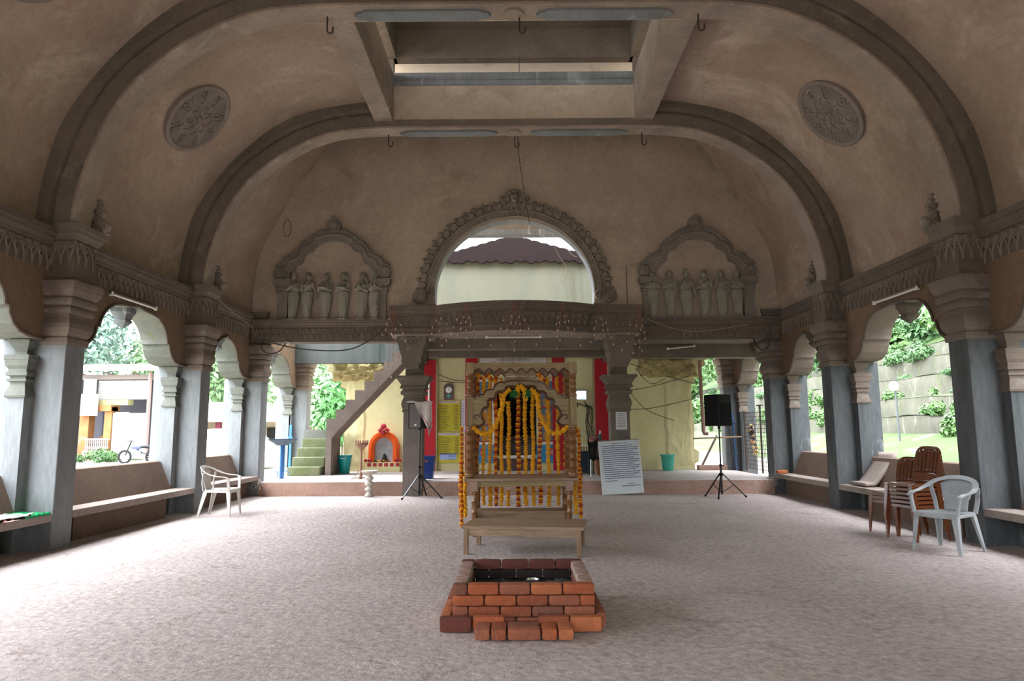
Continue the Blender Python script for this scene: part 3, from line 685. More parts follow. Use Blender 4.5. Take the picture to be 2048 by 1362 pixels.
# ------------------------------------------------------------------ marigold garlands
def garland(path, r, mats, name, label, group, pattern=None, bead=None):
    """string of flower heads along a path; pattern(i) -> material index"""
    P = [Vector(p) for p in path]; L = [0]
    for a, b in zip(P, P[1:]): L.append(L[-1]+(b-a).length)
    g = MB(); step = bead or r*.8; n = max(2, int(L[-1]/step)); rs = random.Random(hash(label) % 9999 if False else int(abs(P[0].x)*1000)+int(L[-1]*777))
    def at(d):
        for i in range(len(P)-1):
            if d <= L[i+1] or i == len(P)-2:
                return P[i].lerp(P[i+1], (d-L[i])/max(L[i+1]-L[i],1e-6)), (P[i+1]-P[i]).normalized()
    for i in range(n+1):
        p, d = at(L[-1]*i/n); q = r*(.82+.3*rs.random()); m = pattern(i) if pattern else 0
        ax = d.to_track_quat('Z','Y').to_matrix()
        nu, rows = 9, ((0,-.34),(.72,-.32),(1.0,-.05),(.86,.2),(.45,.36),(0,.38))
        rings = []
        for (rr, h) in rows[1:-1]:
            rings.append([p + ax @ Vector((q*rr*(1+.12*(-1)**k)*math.cos(2*PI*k/nu+i), q*rr*(1+.12*(-1)**k)*math.sin(2*PI*k/nu+i), h*q*1.15)) for k in range(nu+1)][:nu+1][:nu])
        g.loft(rings, True, True, m)
    g.tube(P, .003, 4, 3)
    o = g.build(name, mats, smooth=None); tag(o, label, 'garland', group); return o
MG = [M['mari'], M['mario'], M['marir'], M['thread']]
yel = lambda i: 0
mixd = lambda i: (0,1,1,0,1,2)[i % 6]
dark = lambda i: (1,2,0)[i % 3]
orng = lambda i: (1,0,1,2)[i % 4]
YS = YR+.09
curt = [(-.557,.735,2.15,orng,.034,'orange and yellow strand'),(-.463,.31,2.17,yel,.030,'yellow strand'),(-.367,.30,2.17,yel,.034,'yellow strand'),(-.277,.30,2.12,orng,.034,'dark orange strand'),(-.195,.30,2.15,yel,.030,'yellow strand'),(-.086,.31,1.80,yel,.034,'yellow strand'),(.055,.29,1.97,dark,.036,'orange-banded strand'),(.158,.30,2.12,yel,.034,'yellow strand'),(.270,.30,1.97,yel,.033,'yellow strand'),(.372,.31,2.12,dark,.033,'dark orange strand'),(.500,.29,2.15,yel,.034,'yellow strand'),(.642,.30,2.17,yel,.032,'yellow strand'),(.746,.86,2.15,orng,.032,'orange strand')]
for i, (x, zb, zt, pat, r, nm) in enumerate(curt):
    rr = random.Random(i); pth = [(x + .008*math.sin(k*.9+i), YS + .006*math.cos(k*1.3+i), lerp(zt, zb, k/14)) for k in range(15)]
    if i == 5:
        garland(pth[:11], r, MG, 'marigold_garland', 'upper length of the broken yellow marigold strand, sixth from the left on the swing', 'marigold strands hanging at the back of the swing', pat)
        garland([(x-.01, YS, .50), (x-.012, YS, .42), (x-.015, YS, .30)], r, MG, 'marigold_garland', 'lower length of the broken yellow marigold strand, under the swing seat', 'marigold strands hanging at the back of the swing', pat)
        continue
    garland(pth, r, MG, 'marigold_garland', '%s of marigolds at the back of the swing, %s from the left' % (nm, ORD[i]), 'marigold strands hanging at the back of the swing', pat)
def sag(pts, n=6): return catmull(pts, n)
GF = 'marigold swags on the front of the swing'
yq = YF-.085
garland(sag([(-.545,yq,1.425),(-.47,yq-.01,1.36),(-.39,yq-.02,1.335),(-.30,yq-.02,1.385),(-.223,yq-.02,1.52),(-.165,yq-.01,1.70),(-.135,yq,1.86),(-.06,yq,1.93)]), .034, MG, 'marigold_garland', 'yellow marigold swag looped across the left half of the canopy arch', GF, yel)
garland(sag([(.225,yq,1.93),(.30,yq,1.86),(.325,yq-.01,1.66),(.375,yq-.02,1.51),(.455,yq-.02,1.38),(.55,yq-.02,1.335),(.64,yq-.01,1.37),(.71,yq,1.43)]), .034, MG, 'marigold_garland', 'yellow marigold swag looped across the right half of the canopy arch', GF, yel)
garland(sag([(.03,yq+.03,1.84),(.045,yq,1.93),(.08,yq,1.985),(.125,yq,1.93),(.155,yq+.03,1.80)]), .036, MG, 'marigold_garland', 'short yellow marigold loop at the peak of the canopy arch', GF, yel)
GS = 'marigold strands hanging at the sides of the swing'
for x, y, z0, z1, pat, r, lab in ((-.72,9.36,1.43,.10,mixd,.026,'orange and yellow marigold strand hanging outside the left front post'),(-.735,9.5,1.0,.28,orng,.034,'thick orange marigold strand at the left of the swing, reaching lowest'),(-.70,9.75,.80,.20,yel,.034,'yellow marigold strand behind the left seat end of the swing'),
    (.875,9.4,1.40,.45,mixd,.024,'thin orange marigold strand hanging outside the right front post'),(.90,9.6,.85,.20,orng,.032,'orange marigold strand at the right seat end of the swing'),(.845,9.72,.72,.24,yel,.036,'thick yellow marigold strand beside the right legs of the swing'),(.83,9.32,1.44,1.30,orng,.03,'short orange marigold knot on the right front post')):
    garland([(x+.006*math.sin(k), y, lerp(z0,z1,k/9)) for k in range(10)], r, MG, 'marigold_garland', lab, GS, pat)
garland(sag([(-.50,YF+.05,2.15),(-.43,YF+.04,2.08),(-.36,YF+.03,2.14),(-.28,YF+.02,2.05),(-.24,YF,2.12)]), .03, MG, 'marigold_garland', 'orange marigold loop tangled above the arch, left of the crest', GF, orng)
garland(sag([(.33,YF+.02,2.15),(.37,YF,2.09),(.42,YF+.02,2.06)]), .03, MG, 'marigold_garland', 'small orange marigold end above the arch, right of the crest', GF, mixd)
for cx, tilt, lab in ((-.01,.1,'bunch of green mango leaves hanging left of the arch peak'),(.20,-.45,'bunch of green mango leaves hanging right of the arch peak')):
    g = MB()
    for k in range(5):
        a = -PI/2 + tilt + (k-2)*.30; l = .15-.012*abs(k-2); p0 = Vector((cx, yq-.01-.006*k, 1.93)); d = Vector((math.cos(a),0,math.sin(a))); n = Vector((-d.z,0,d.x))
        pts = [p0 + d*l*t + n*w for t, w in ((0,.004),(.3,.017),(.6,.014),(1,0),(.6,-.014),(.3,-.017),(0,-.004))]
        g.add([tuple(p) for p in pts] + [tuple(p+Vector((0,.003,0))) for p in pts], [tuple(range(7)), tuple(range(13,6,-1))])
    tag(g.build('mango_leaves', M['leafg']), lab, 'leaves')

# ------------------------------------------------------------------ low wooden table in front of the swing
tb = thing('low_table', 'low plain wooden table standing in front of the carved swing', 'table', (.13, 8.3, 0))
Q = [(-.62,7.96),(.76,7.76),(.87,8.48),(-.50,8.66)]
def inset(d):
    c = Vector((sum(p[0] for p in Q)/4, sum(p[1] for p in Q)/4)); return [tuple(c + (Vector(p)-c)*(1-d/(Vector(p)-c).length)) for p in Q]
g = MB(); g.prism(Q, 'z', .285, .315); g.build('table_top', M['bwood'], tb, bevel=.004)
I = inset(.06); g = MB()
for a, b in zip(I, I[1:]+I[:1]): g.bar((*a,.245),(*b,.245),.022,.08)
g.build('apron', M['bwood'], tb)
for p in inset(.065):
    g = MB(); g.obox((p[0],p[1],.143), (.052,.052,.286), (0,0,-.14)); g.build('leg', M['bwoodv'], tb, bevel=.003)

# ------------------------------------------------------------------ loose-laid brick fire pit
protoB = []
def brick_mesh(seed):
    rs = random.Random(seed); g = MB(); L, Wd, H = .222, .104, .074
    nx, ny, nz = 8, 4, 3
    def P(i,j,k):
        x, y, z = i/nx-.5, j/ny-.5, k/nz-.5
        p = Vector((x*L, y*Wd, z*H)); e = sum(abs(abs(c)-.5) < .01 for c in (x,y,z))
        sh = .004 if e == 2 else (.007 if e == 3 else 0)
        q = p - Vector((math.copysign(sh,x), math.copysign(sh,y), math.copysign(sh,z)))*(1 if e > 1 else 0)
        nn = Vector((noise.noise((x*4+seed*3, y*4, z*4)), noise.noise((x*4, y*4+seed*5, z*4+9)), noise.noise((x*5+7, y*4, z*4+seed))))
        return q + nn*.0035
    idx = {}
    def vid(i,j,k):
        if (i,j,k) not in idx: idx[(i,j,k)] = len(g.v); g.v.append(tuple(P(i,j,k)))
        return idx[(i,j,k)]
    def quad(a,b,c,d): g.f.append([vid(*a),vid(*b),vid(*c),vid(*d)]); g.m.append(0)
    for i in range(nx):
        for j in range(ny):
            for k in (0,nz): quad((i,j,k),(i+1,j,k),(i+1,j+1,k),(i,j+1,k))
        for k in range(nz):
            for j in (0,ny): quad((i,j,k),(i+1,j,k),(i+1,j,k+1),(i,j,k+1))
    for j in range(ny):
        for k in range(nz):
            for i in (0,nx): quad((i,j,k),(i,j+1,k),(i,j+1,k+1),(i,j,k+1))
    return g
BM = {}
def brick(c, rz, m, label, rx=0, half=1.0, group='bricks of the fire pit'):
    key = (m.name, RND.randrange(3))
    if key not in BM:
        o = brick_mesh(hash(key[1])+len(m.name)).build('brick', m, local=True, smooth=45); COL.objects.unlink(o); BM[key] = o
    o = BM[key].copy(); COL.objects.link(o); o.location = c
    o.rotation_euler = (rx, .008*(RND.random()-.5), rz + .03*(RND.random()-.5)); o.scale = (half,1,1)
    tag(o, label, 'brick', group); return o
CO = ['bottom','second','third','top']
PXa, PXb, PYa, PYb = -.452, .568, 5.06, 6.06
rb_ = random.Random(3)
for c in range(4):
    z = .037 + c*.0755; off = .006*c
    # front and back rows
    for yy, nm in ((PYa+.052,'front'), (PYb-.052,'back')):
        x = PXa; i = 0; W_ = [.112,.228,.228,.228,.224] if c % 2 == 1 else [.228,.228,.228,.228,.108]
        if c == 3: W_ = [.105,.228,.228,.228,.231]
        if c == 2: W_ = [.228,.23,.228,.228,.106]
        for wd in W_:
            m = rb_.choice(M['bricks']) if nm == 'front' else (M['bricksoot'] if c < 3 else M['brickdk'])
            if nm == 'front' and c == 3: m = [M['bricks'][3], M['bricks'][0], M['bricks'][4], M['bricks'][2], M['bricks'][0]][i]
            brick((x+wd/2+.004*(RND.random()-.5), yy+.008*(RND.random()-.5), z), 0, m, '%s brick from the left in the %s course of the fire pit, %s wall' % (ORD[i], CO[c], nm), half=wd/.226)
            x += wd; i += 1
    for xx, nm in ((PXa+.052,'left'), (PXb-.052,'right')):
        y = PYa+.108; i = 0
        for wd in ([.226,.226,.226,.106] if c % 2 else [.106,.226,.226,.226]):
            m = M['brickash'] if c == 3 else rb_.choice(M['bricks'])
            brick((xx+.004*(RND.random()-.5), y+wd/2, z), PI/2, m, '%s brick from the front in the %s course of the fire pit, %s wall' % (ORD[i], CO[c], nm), half=wd/.226)
            y += wd; i += 1
GB = 'bricks edging the foot of the fire pit'
for x, yy, m, rz, lab in ((-.42,4.985,M['brickdk'],0,'dark brown brick on edge at the left front corner of the pit foot'),(-.19,5.0,M['bricks'][0],0,'orange-red brick on edge beside the dark corner brick of the pit foot'),(.265,5.0,M['bricks'][1],0,'red brick on edge at the pit foot, right of the front step'),(.49,4.985,M['bricks'][2],0,'orange brick on edge at the right front corner of the pit foot')):
    brick((x, yy, .054), rz, m, lab, rx=PI/2, group=GB)
for i in range(4):
    brick((-.495, 5.16+.232*i, .054), PI/2, M['bricks'][2] if i < 2 else M['bricks'][1], '%s edging brick from the front along the left foot of the pit' % ORD[i], rx=PI/2, group=GB)
    brick((.605, 5.16+.232*i, .054), PI/2, M['bricks'][4], '%s edging brick from the front along the right foot of the pit' % ORD[i], rx=PI/2, group=GB)
GSt = 'bricks of the front step of the fire pit'
for x, rz, m, lab in ((-.225,PI/2,M['bricks'][4],'leftmost endwise brick of the low front step'),(-.115,PI/2,M['bricks'][1],'second endwise brick of the low front step, left of the lengthwise one'),(.055,0,M['bricks'][4],'lengthwise middle brick of the low front step'),(.225,PI/2,M['bricks'][0],'endwise brick of the low front step, right of the lengthwise one'),(.335,PI/2,M['bricks'][2],'rightmost endwise brick of the low front step')):
    brick((x, 4.875 if rz else 4.82, .038), rz, m, lab, group=GSt)
brick((.05,4.93,.038), 0, M['bricks'][3], 'grey-brown brick behind the lengthwise middle brick of the front step', group=GSt)
g = MB()
g.sheet(lambda u,v: (lerp(PXa+.1,PXb-.1,u), lerp(PYa+.1,PYb-.1,v), .14+.03*noise.noise((u*5,v*5,2))+.012*noise.noise((u*19,v*19,4))), 40, 40)
o = g.build('ash_bed', M['ash'], smooth=180); tag(o, 'grey ash heap filling the brick fire pit', 'ash', kind='stuff')
g = MB(); g.lathe((.135,5.62,.165), [(.0,.0),(.028,.0),(.044,.03),(.05,.055),(.047,.055),(.04,.03),(.0,.01)], 18); tag(g.build('steel_cup', M['steel'], smooth=50), 'small steel cup lying on the ash in the fire pit', 'cup')
# ------------------------------------------------------------------ lettering and marks
def text(body, size, loc, mat, parent, name='lettering', align='CENTER', rot=(PI/2,0,0), ext=.002):
    c = bpy.data.curves.new(name+'_outline', 'FONT'); c.body = body; c.size = size; c.align_x = align; c.extrude = ext
    tmp = bpy.data.objects.new('tmp', c); COL.objects.link(tmp); bpy.context.view_layer.update()
    me = bpy.data.meshes.new_from_object(tmp.evaluated_get(bpy.context.evaluated_depsgraph_get())); bpy.data.objects.remove(tmp)
    me.materials.clear(); me.materials.append(mat); o = bpy.data.objects.new(name, me); COL.objects.link(o)
    o.rotation_euler = rot; o['_w'] = tuple(loc)
    if parent: o.parent = parent; w = Vector(parent['_w']); o.location = Vector(loc) - w
    else: o.location = loc
    return o
ink = flat('dark_ink', (.03,.03,.05), .6); inkb = flat('blue_ink', (.05,.07,.22), .6); inkr = flat('red_ink', (.45,.02,.03), .6)
text('॥ श्री महादेव प्रसन्न ॥', .105, (-.02, YT-.054, 3.245), ink, sg)
g = MB()
for x in (-.55,-.33,-.02): g.ring((x, YT-.055, 3.185), .035, .008, 14, 5, 0, 'y')
g.build('red_ornament', M['orange'], sg)
def scrawl(g, x0, x1, z, y, h, rs, m=0, r=.0032, gap=.25):
    """a line of cursive marks hung from broken head strokes"""
    x = x0
    while x < x1-.02:
        w = min(rs.uniform(.04,.12)*h/.03, x1-x); n = max(3, int(w/(h*.45)))
        g.bar((x,y,z),(x+w,y,z+rs.uniform(-.002,.002)), r*1.4, r, m, up=(0,1,0))
        pts = [(x + w*i/(n*2), y, z - h*(.1+.8*rs.random())*(i % 2)) for i in range(n*2+1)]
        g.tube(pts, r, 4, m); x += w + h*gap*(1+rs.random())
def board(name, label, x0, x1, z0, z1, y, m, rows, rowc, seed, head=None, foot=None, cols=()):
    t = thing(name, label, 'notice board', ((x0+x1)/2, y, z0)); rs = random.Random(seed)
    g = MB(); g.box(x0, x1, y-.012, y, z0, z1); g.build('sheet', m, t)
    g = MB(); yy = y-.014
    for i in range(rows):
        z = lerp(z1-(z1-z0)*.16, z0+(z1-z0)*(.26 if foot else .07), i/max(rows-1,1)); h = (z1-z0)/rows*.32
        scrawl(g, x0+.06*(x1-x0), x0+(x1-x0)*rs.uniform(.45,.62), z, yy, h, rs, 0, .0028)
        scrawl(g, x0+(x1-x0)*.78, x0+(x1-x0)*.93, z, yy, h, rs, 0, .0028)
        g.bar((x0+.03,yy,z-h*1.35),(x1-.03,yy,z-h*1.35),.004,.002,1,up=(0,1,0))
    for cx in cols: g.bar((x0+(x1-x0)*cx,yy,z0+.05),(x0+(x1-x0)*cx,yy,z1-(z1-z0)*.13),.004,.002,1,up=(1,0,0))
    g.build('rows_of_writing', [ink, rowc], t)
    if head:
        g = MB(); g.box(x0+.03, x1-.03, y-.016, y-.012, z1-.075, z1-.02, 0); scrawl(g, x0+.08, x1-.1, z1-.035, y-.018, .03, rs, 1, .003); g.build('heading_strip', [head, inkb], t)
    if foot:
        g = MB(); g.box(x0+.07, x1-.1, y-.016, y-.012, z0+.08, z0+.22, 0); g.box(x0+.07,x1-.1,y-.017,y-.012,z0+.22,z0+.245,1)
        for q in range(4): scrawl(g, x0+.3, x1-.12, z0+.2-.035*q, y-.018, .018, rs, 1, .0025)
        g.build('blue_foot_panel', [flat('pale_blue_print', (.35,.45,.75), .6), inkb], t)
    return t
ypap = mottled('yellow_board', (.55,.47,.03), (.48,.40,.02), scale=2, bump=0, fine=.06, rough=.6)
board('notice_board', 'yellow notice board ruled in rows, hung below the wall clock', -2.13,-1.47,1.36,2.19, YT-.03, ypap, 16, flat('olive_rule',(.22,.19,.02),.6), 4, flat('lilac_strip',(.55,.42,.5),.6), None, (.74,))
board('notice_board', 'lower yellow notice board with a blue panel at its foot', -2.08,-1.46,.52,1.33, YT-.05, ypap, 11, flat('olive_rule2',(.25,.22,.03),.6), 5, flat('lilac_strip2',(.55,.5,.6),.6), True, (.4,.75))
board('notice_strip', 'narrow white notice strip beside the upper yellow board, left of the swing', -1.43,-1.32,1.32,2.19, YT-.02, flat('lilac_paper',(.58,.55,.66),.6), 9, inkb, 6)
# wall clock
cl = thing('wall_clock', 'brown arched wall clock with white dial above the yellow notice boards', 'clock', (-1.78, YT-.05, 2.2))
def archp(cx, z0, z1, hw, n=12): 
    return [(cx-hw,z0),(cx+hw,z0)] + [(cx+hw*math.cos(PI*i/n), z1-hw+hw*math.sin(PI*i/n)) for i in range(n+1)]
g = MB(); g.prism(archp(-1.78,2.2,2.66,.135), 'y', YT-.05, YT-.002); g.build('case', flat('brown_case',(.13,.05,.035),.35), cl)
g = MB(); g.prism(archp(-1.78,2.23,2.63,.105), 'y', YT-.056, YT-.05); g.build('glass_front', flat('dark_dial_back',(.09,.06,.06),.2), cl)
g = MB(); g.lathe((0,0,0), [(0,0),(.085,0),(.085,.006),(0,.006)], 24); g.v = [(-1.78+x, YT-.062+z, 2.47+y) for x,y,z in g.v]; dl = g.build('dial', M['whitep'], cl)
g = MB(); g.bar((-1.78,YT-.065,2.47),(-1.78,YT-.065,2.535),.008,.003,up=(0,1,0)); g.bar((-1.78,YT-.065,2.47),(-1.735,YT-.065,2.45),.01,.003,up=(0,1,0)); g.build('hands', M['black'], dl)
g = MB(); g.prism([(-1.84,2.30),(-1.72,2.30),(-1.75,2.35),(-1.81,2.35)], 'y', YT-.06, YT-.055); g.ball((-1.78,YT-.058,2.285),(.03,.006,.03),8,6); g.build('pendulum', M['teal2'], cl)
# deity posters beside the door: plain colour panels with figures left generic
for x0, x1, lab, flip in ((-1.02,-.55,'white framed blue picture panel left of the shrine doorway',1),(.64,1.12,'white framed blue picture panel right of the shrine doorway',-1)):
    t = thing('picture_panel', lab, 'poster', ((x0+x1)/2, YT-.03, .5))
    g = MB(); g.box(x0,x1,YT-.035,YT-.002,1.0,2.75); g.build('frame', M['whitep'], t)
    g = MB(); g.box(x0+.05,x1-.05,YT-.04,YT-.035,1.06,2.69,0); xm = (x0+x1)/2
    for zc in (1.3,1.75,2.2): g.ball((xm,YT-.04,zc+.12),(.05,.004,.06),10,7,1); g.ball((xm,YT-.04,zc-.08),(.11,.004,.15),10,7,2); g.box(x0+.05,x1-.05,YT-.041,YT-.035,zc-.24,zc-.2,3)
    g.build('picture', [flat('picture_blue',(.07,.13,.2),.4), flat('picture_face',(.5,.3,.2),.5), flat('picture_robe',(.4,.2,.06),.5), M['crimson']], t)
    g = MB(); a, b = (x0-.2, x1+.05) if flip > 0 else (x0-.05, x1+.3); g.box(a,b,YT-.05,YT-.002,.5,.98,0); g.ball(((a+b)/2,YT-.05,.78),(.07,.004,.08),10,7,1); g.box(a+.3,a+.42,YT-.053,YT-.05,.7,.9,2)
    g.build('blue_panel', [flat('sky_blue_print',(.02,.22,.46),.5), flat('print_pale',(.5,.35,.3),.5), flat('print_red',(.5,.05,.03),.5)], t)
g = MB(); g.lathe((0,0,0), [(0,0),(.16,0),(.16,.01),(0,.01)], 24); g.v = [(1.22+x, YT-.02+z, 1.96+y) for x,y,z in g.v]; g.box(1.08,1.36,YT-.03,YT-.012,1.72,1.95)
o = g.build('round_notice', flat('pinkish_white',(.6,.5,.5),.6)); tag(o, 'small round topped white notice on the right red door pilaster', 'notice')
# television
tv = thing('television', 'small glowing wall television to the right of the swing canopy', 'television', (1.79, YT-.09, 2.18))
g = MB(); g.obox((1.79,YT-.07,2.305),(.36,.05,.255),(0,0,.15)); g.build('case', flat('tv_case',(.02,.04,.10),.4), tv)
g = MB(); g.obox((1.786,YT-.097,2.305),(.33,.004,.225),(0,0,.15)); sc_ = g.build('screen', flat('tv_screen',(.5,.6,.8),.3,emit=(.75,.88,1.0),power=1.3), tv)
g = MB()
for a, b, z in ((-.14,-.05,.085),(.05,.14,.085),(-.02,.15,-.085),(-.02,.15,-.07)): g.obox((1.786+(a+b)/2,YT-.101+(a+b)*.075,2.305+z),(b-a,.002,.011),(0,0,.15))
g.build('screen_lines', flat('tv_lines',(.15,.25,.5),.3,emit=(.2,.35,.8),power=.6), tv)
# cables on the temple wall by the television
def cable(pts, r, m, label, name='cable', n=6, cat='cable', group=None):
    g = MB(); g.tube(catmull(pts, n), r, 5); o = g.build(name, m); tag(o, label, cat, group); return o
yw = YT-.02
g = MB(); rs = random.Random(5)
for i in range(9):
    x = 1.95+.02*i; g.tube(catmull([(1.9+.01*i,yw,2.15-.02*i),(x,yw-.03*rs.random(),1.95),(x+rs.uniform(-.05,.05),yw,1.6),(x+rs.uniform(-.1,.1),yw-.03,1.25+.05*rs.random()),(x+rs.uniform(-.15,.1),yw,1.02)],6), .007, 5)
g.tube(catmull([(1.68,yw,2.1),(1.8,yw,2.05),(1.95,yw,1.98)],6),.012,5); g.box(1.66,1.72,yw-.03,yw,1.98,2.1)
tag(g.build('cable_bundle', M['wire']), 'tangle of dark cables on the yellow wall below the television', 'cables')
for pts, lab in (([(3.0,18.5,3.2),(4.0,18.5,2.85),(4.85,18.5,2.6)],'upper slack cable crossing the yellow wall on the right'),([(2.7,18.5,2.4),(3.6,18.5,2.5),(4.9,18.5,2.85)],'cable rising to the right across the yellow wall'),([(2.7,18.5,1.95),(3.6,18.5,1.93),(4.9,18.5,2.2)],'lowest slack cable across the right yellow wall'),([(2.9,18.5,2.7),(3.5,18.5,1.95),(4.3,18.5,1.6)],'cable falling steeply across the right yellow wall'),([(3.3,18.5,3.0),(3.7,18.5,2.6),(4.1,18.5,2.75)],'short looped cable high on the right yellow wall'),
    ([(-2.1,18.55,2.9),(-1.7,18.55,2.75),(-1.35,18.55,2.72)],'upper thin cable above the wall clock'),([(-2.1,18.55,2.72),(-1.7,18.55,2.68),(-1.35,18.55,2.66)],'lower thin cable just above the wall clock')):
    cable(pts, .008, M['wire'], lab)
g = MB(); g.tube([(-2.3,YT-.16,2.09),(-2.3,YT-.16,2.63)], .03, 8); g.box(-2.32,-2.28,YT-.15,YT-.13,2.05,2.67); tag(g.build('tube_light', M['tube']), 'white tube light upright on the left red pilaster', 'lamp')

# ------------------------------------------------------------------ shrine niche under the stairs
SHX, SHY = -3.49, 18.42
sh = thing('shrine_niche', 'orange arched wayside shrine against the yellow wall under the stairs', 'shrine', (SHX, SHY, .3))
g = MB(); g.box(SHX-.46,SHX+.46,SHY-.16,YT-.01,.3,.43,0); g.box(SHX-.44,SHX+.44,SHY-.12,YT-.01,.43,.55,0)
g.build('plinth', M['cream'], sh)
for i in range(6):
    g = MB(); x = SHX-.36+.15*i; g.box(x-.05,x+.05,SHY-.126,SHY-.12,.445,.535); g.build('red_tile', M['crimson'], sh)
def arch_band(cx, z0, zs, r0, r1, y0, y1, n=24, hz=1.0):
    o = [(cx-r1,z0)] + [(cx+r1*math.cos(PI-PI*i/n), zs+r1*hz*math.sin(PI-PI*i/n)) for i in range(n+1)] + [(cx+r1,z0)]
    i_ = [(cx+r0,z0)] + [(cx+r0*math.cos(PI*i/n), zs+r0*hz*math.sin(PI*i/n)) for i in range(n+1)] + [(cx-r0,z0)]
    g = MB(); g.prism(o+i_, 'y', y0, y1); return g
for r0, r1, y0 in ((.25,.31,SHY-.05),(.31,.36,SHY-.09),(.36,.40,SHY-.05)):
    arch_band(SHX, .55, .93, r0, r1, y0, YT-.02, hz=1.08).build('arch_moulding', M['orange'], sh)
g = MB(); g.prism(archp(SHX,.55,1.2,.25), 'y', SHY+.05, YT-.01); g.build('back_slab', mottled('white_streaked_slab',(.45,.47,.5),(.32,.34,.37),(.2,.2,.2),scale=5,bump=.2,fine=.2), sh)
g = MB(); g.ball((SHX,SHY-.1,1.50),(.075,.04,.075),14,8); g.tube([(SHX-.12,SHY-.1,1.36),(SHX-.06,SHY-.1,1.44),(SHX,SHY-.1,1.38),(SHX+.07,SHY-.1,1.43),(SHX+.14,SHY-.1,1.36)], .05, 8); g.ball((SHX,SHY-.1,1.33),(.06,.04,.07)); g.build('crest', M['crimson'], sh)
for q in (-1,1):
    g = MB()
    for dx, r in ((0,.055),(.1,.045)): g.ball((SHX+q*(.36+dx),SHY-.1,.60),(r,.04,r),12,8); g.ring((SHX+q*(.36+dx),SHY-.14,.60),r*.6,.012,12,5)
    g.build('volute', M['crimson'], sh)
g = MB(); g.lathe((SHX+.02,SHY,.55),[(.09,0),(.085,.03),(.06,.12),(.035,.2),(.0,.24)],12); tag(g.build('stone_idol', M['dark'], smooth=40), 'small black pointed stone idol inside the orange shrine niche', 'idol')
for dx, mm, lab in ((-.22,M['leafg'],'green leaf offering at the left inside the shrine niche'),(-.12,M['mari'],'yellow flower offering left of the idol'),(-.03,M['crimson'],'red flower offering in front of the idol'),(.03,M['mari'],'bright yellow flower on the shrine plinth before the idol'),(.13,M['crimson'],'red flower offering right of the idol')):
    g = MB(); 
    for k in range(6): g.ball((SHX+dx+.03*math.cos(k*2.1),SHY-.06+.02*math.sin(k*2.1),.575+.012*(k%3)),(.025,.02,.02),7,5)
    tag(g.build('offering', mm), lab, 'flowers')

# ------------------------------------------------------------------ stairs
stc = thing('staircase', 'mossy cement staircase at the left of the stage, turning to climb right', 'stairs', (-4.6, 17.3, .3))
for i in range(4):
    g = MB(); y0 = 16.9+.28*i; x0, x1 = -5.56+.03*i, -4.76+.03*i
    z1 = .515+.225*i
    def TP(u,v): return (lerp(x0,x1,u), y0, lerp(.3,z1,v))
    g.box(x0, x1, y0, 18.3, .3 if i == 0 else z1-.24, z1); g.build('step', M['stairs'], stc, bevel=.015)
g = MB(); g.box(-5.5,-4.66,17.98,18.45,.3,1.42); g.build('landing', M['mossgrey'], stc)
FX = lambda i: -4.66 + .232*i
g = MB(); YA, YB = 17.0, 17.85
prof = [(-4.66,.3),(-4.66,1.46)]
for i in range(8): prof += [(FX(i), 1.68+.236*i), (FX(i+1), 1.68+.236*i)]
prof += [(FX(8),3.2),(FX(8),3.05),(-4.42,1.34),(-4.52,1.20),(-4.52,.3)]
g.prism(prof, 'y', YA, YB); g.build('flight', M['stairb'], stc)

# ------------------------------------------------------------------ buckets, bins, lamps on the stage
def bucket(name, label, c, r0, r1, h, m, hm, ribs=True, n=28):
    t = thing(name, label, 'bucket', c); x, y, z = c
    g = MB(); prof = [(0,.0),(r0,.0),(r0+.004,.01)]
    for k in range(1,7): prof += [(lerp(r0,r1,k/8), h*k/8-.006),(lerp(r0,r1,k/8)+.002, h*k/8)]
    prof += [(r1-.003,h*.9),(r1+.012,h*.905),(r1+.014,h*.99),(r1+.004,h),(r1-.012,h*.985),(r0-.012,.02),(0,.02)]
    g.lathe(c, prof, n); g.build('body', m, t, smooth=40)
    g = MB(); g.tube([(x-.06,y-r1-.012,z+h*.87),(x-.055,y-r1-.02,z+h*.83),(x,y-r1-.022,z+h*.82),(x+.055,y-r1-.02,z+h*.83),(x+.06,y-r1-.012,z+h*.87)], .012, 6); g.build('handle', hm, t)
    return t
bucket('plastic_bucket','bright teal plastic bin standing under the stairs', (-4.36,17.75,.3), .125, .175, .47, M['teal'], M['whitep'])
bucket('plastic_bucket','faded green plastic bucket against the yellow wall on the right', (4.02,18.2,.3), .135, .18, .42, M['teal2'], M['teal2'])
t = thing('waste_bin','dark blue square plastic bin behind the left speaker stand','bin',(-1.98,15.75,.3))
g = MB(); sq = lambda r,z: [(-1.98-r,15.75-r,z),(-1.98+r,15.75-r,z),(-1.98+r,15.75+r,z),(-1.98-r,15.75+r,z)]
g.loft([sq(.125,.3),sq(.165,.78),sq(.175,.785),sq(.175,.81),sq(.16,.81),sq(.12,.32)]); g.build('body', M['blueb'], t, bevel=.01)
g = MB(); g.ball((-1.99,15.75-.155,.70),(.05,.006,.03),10,6); g.build('emblem', flat('dull_orange',(.3,.1,.03),.5), t)
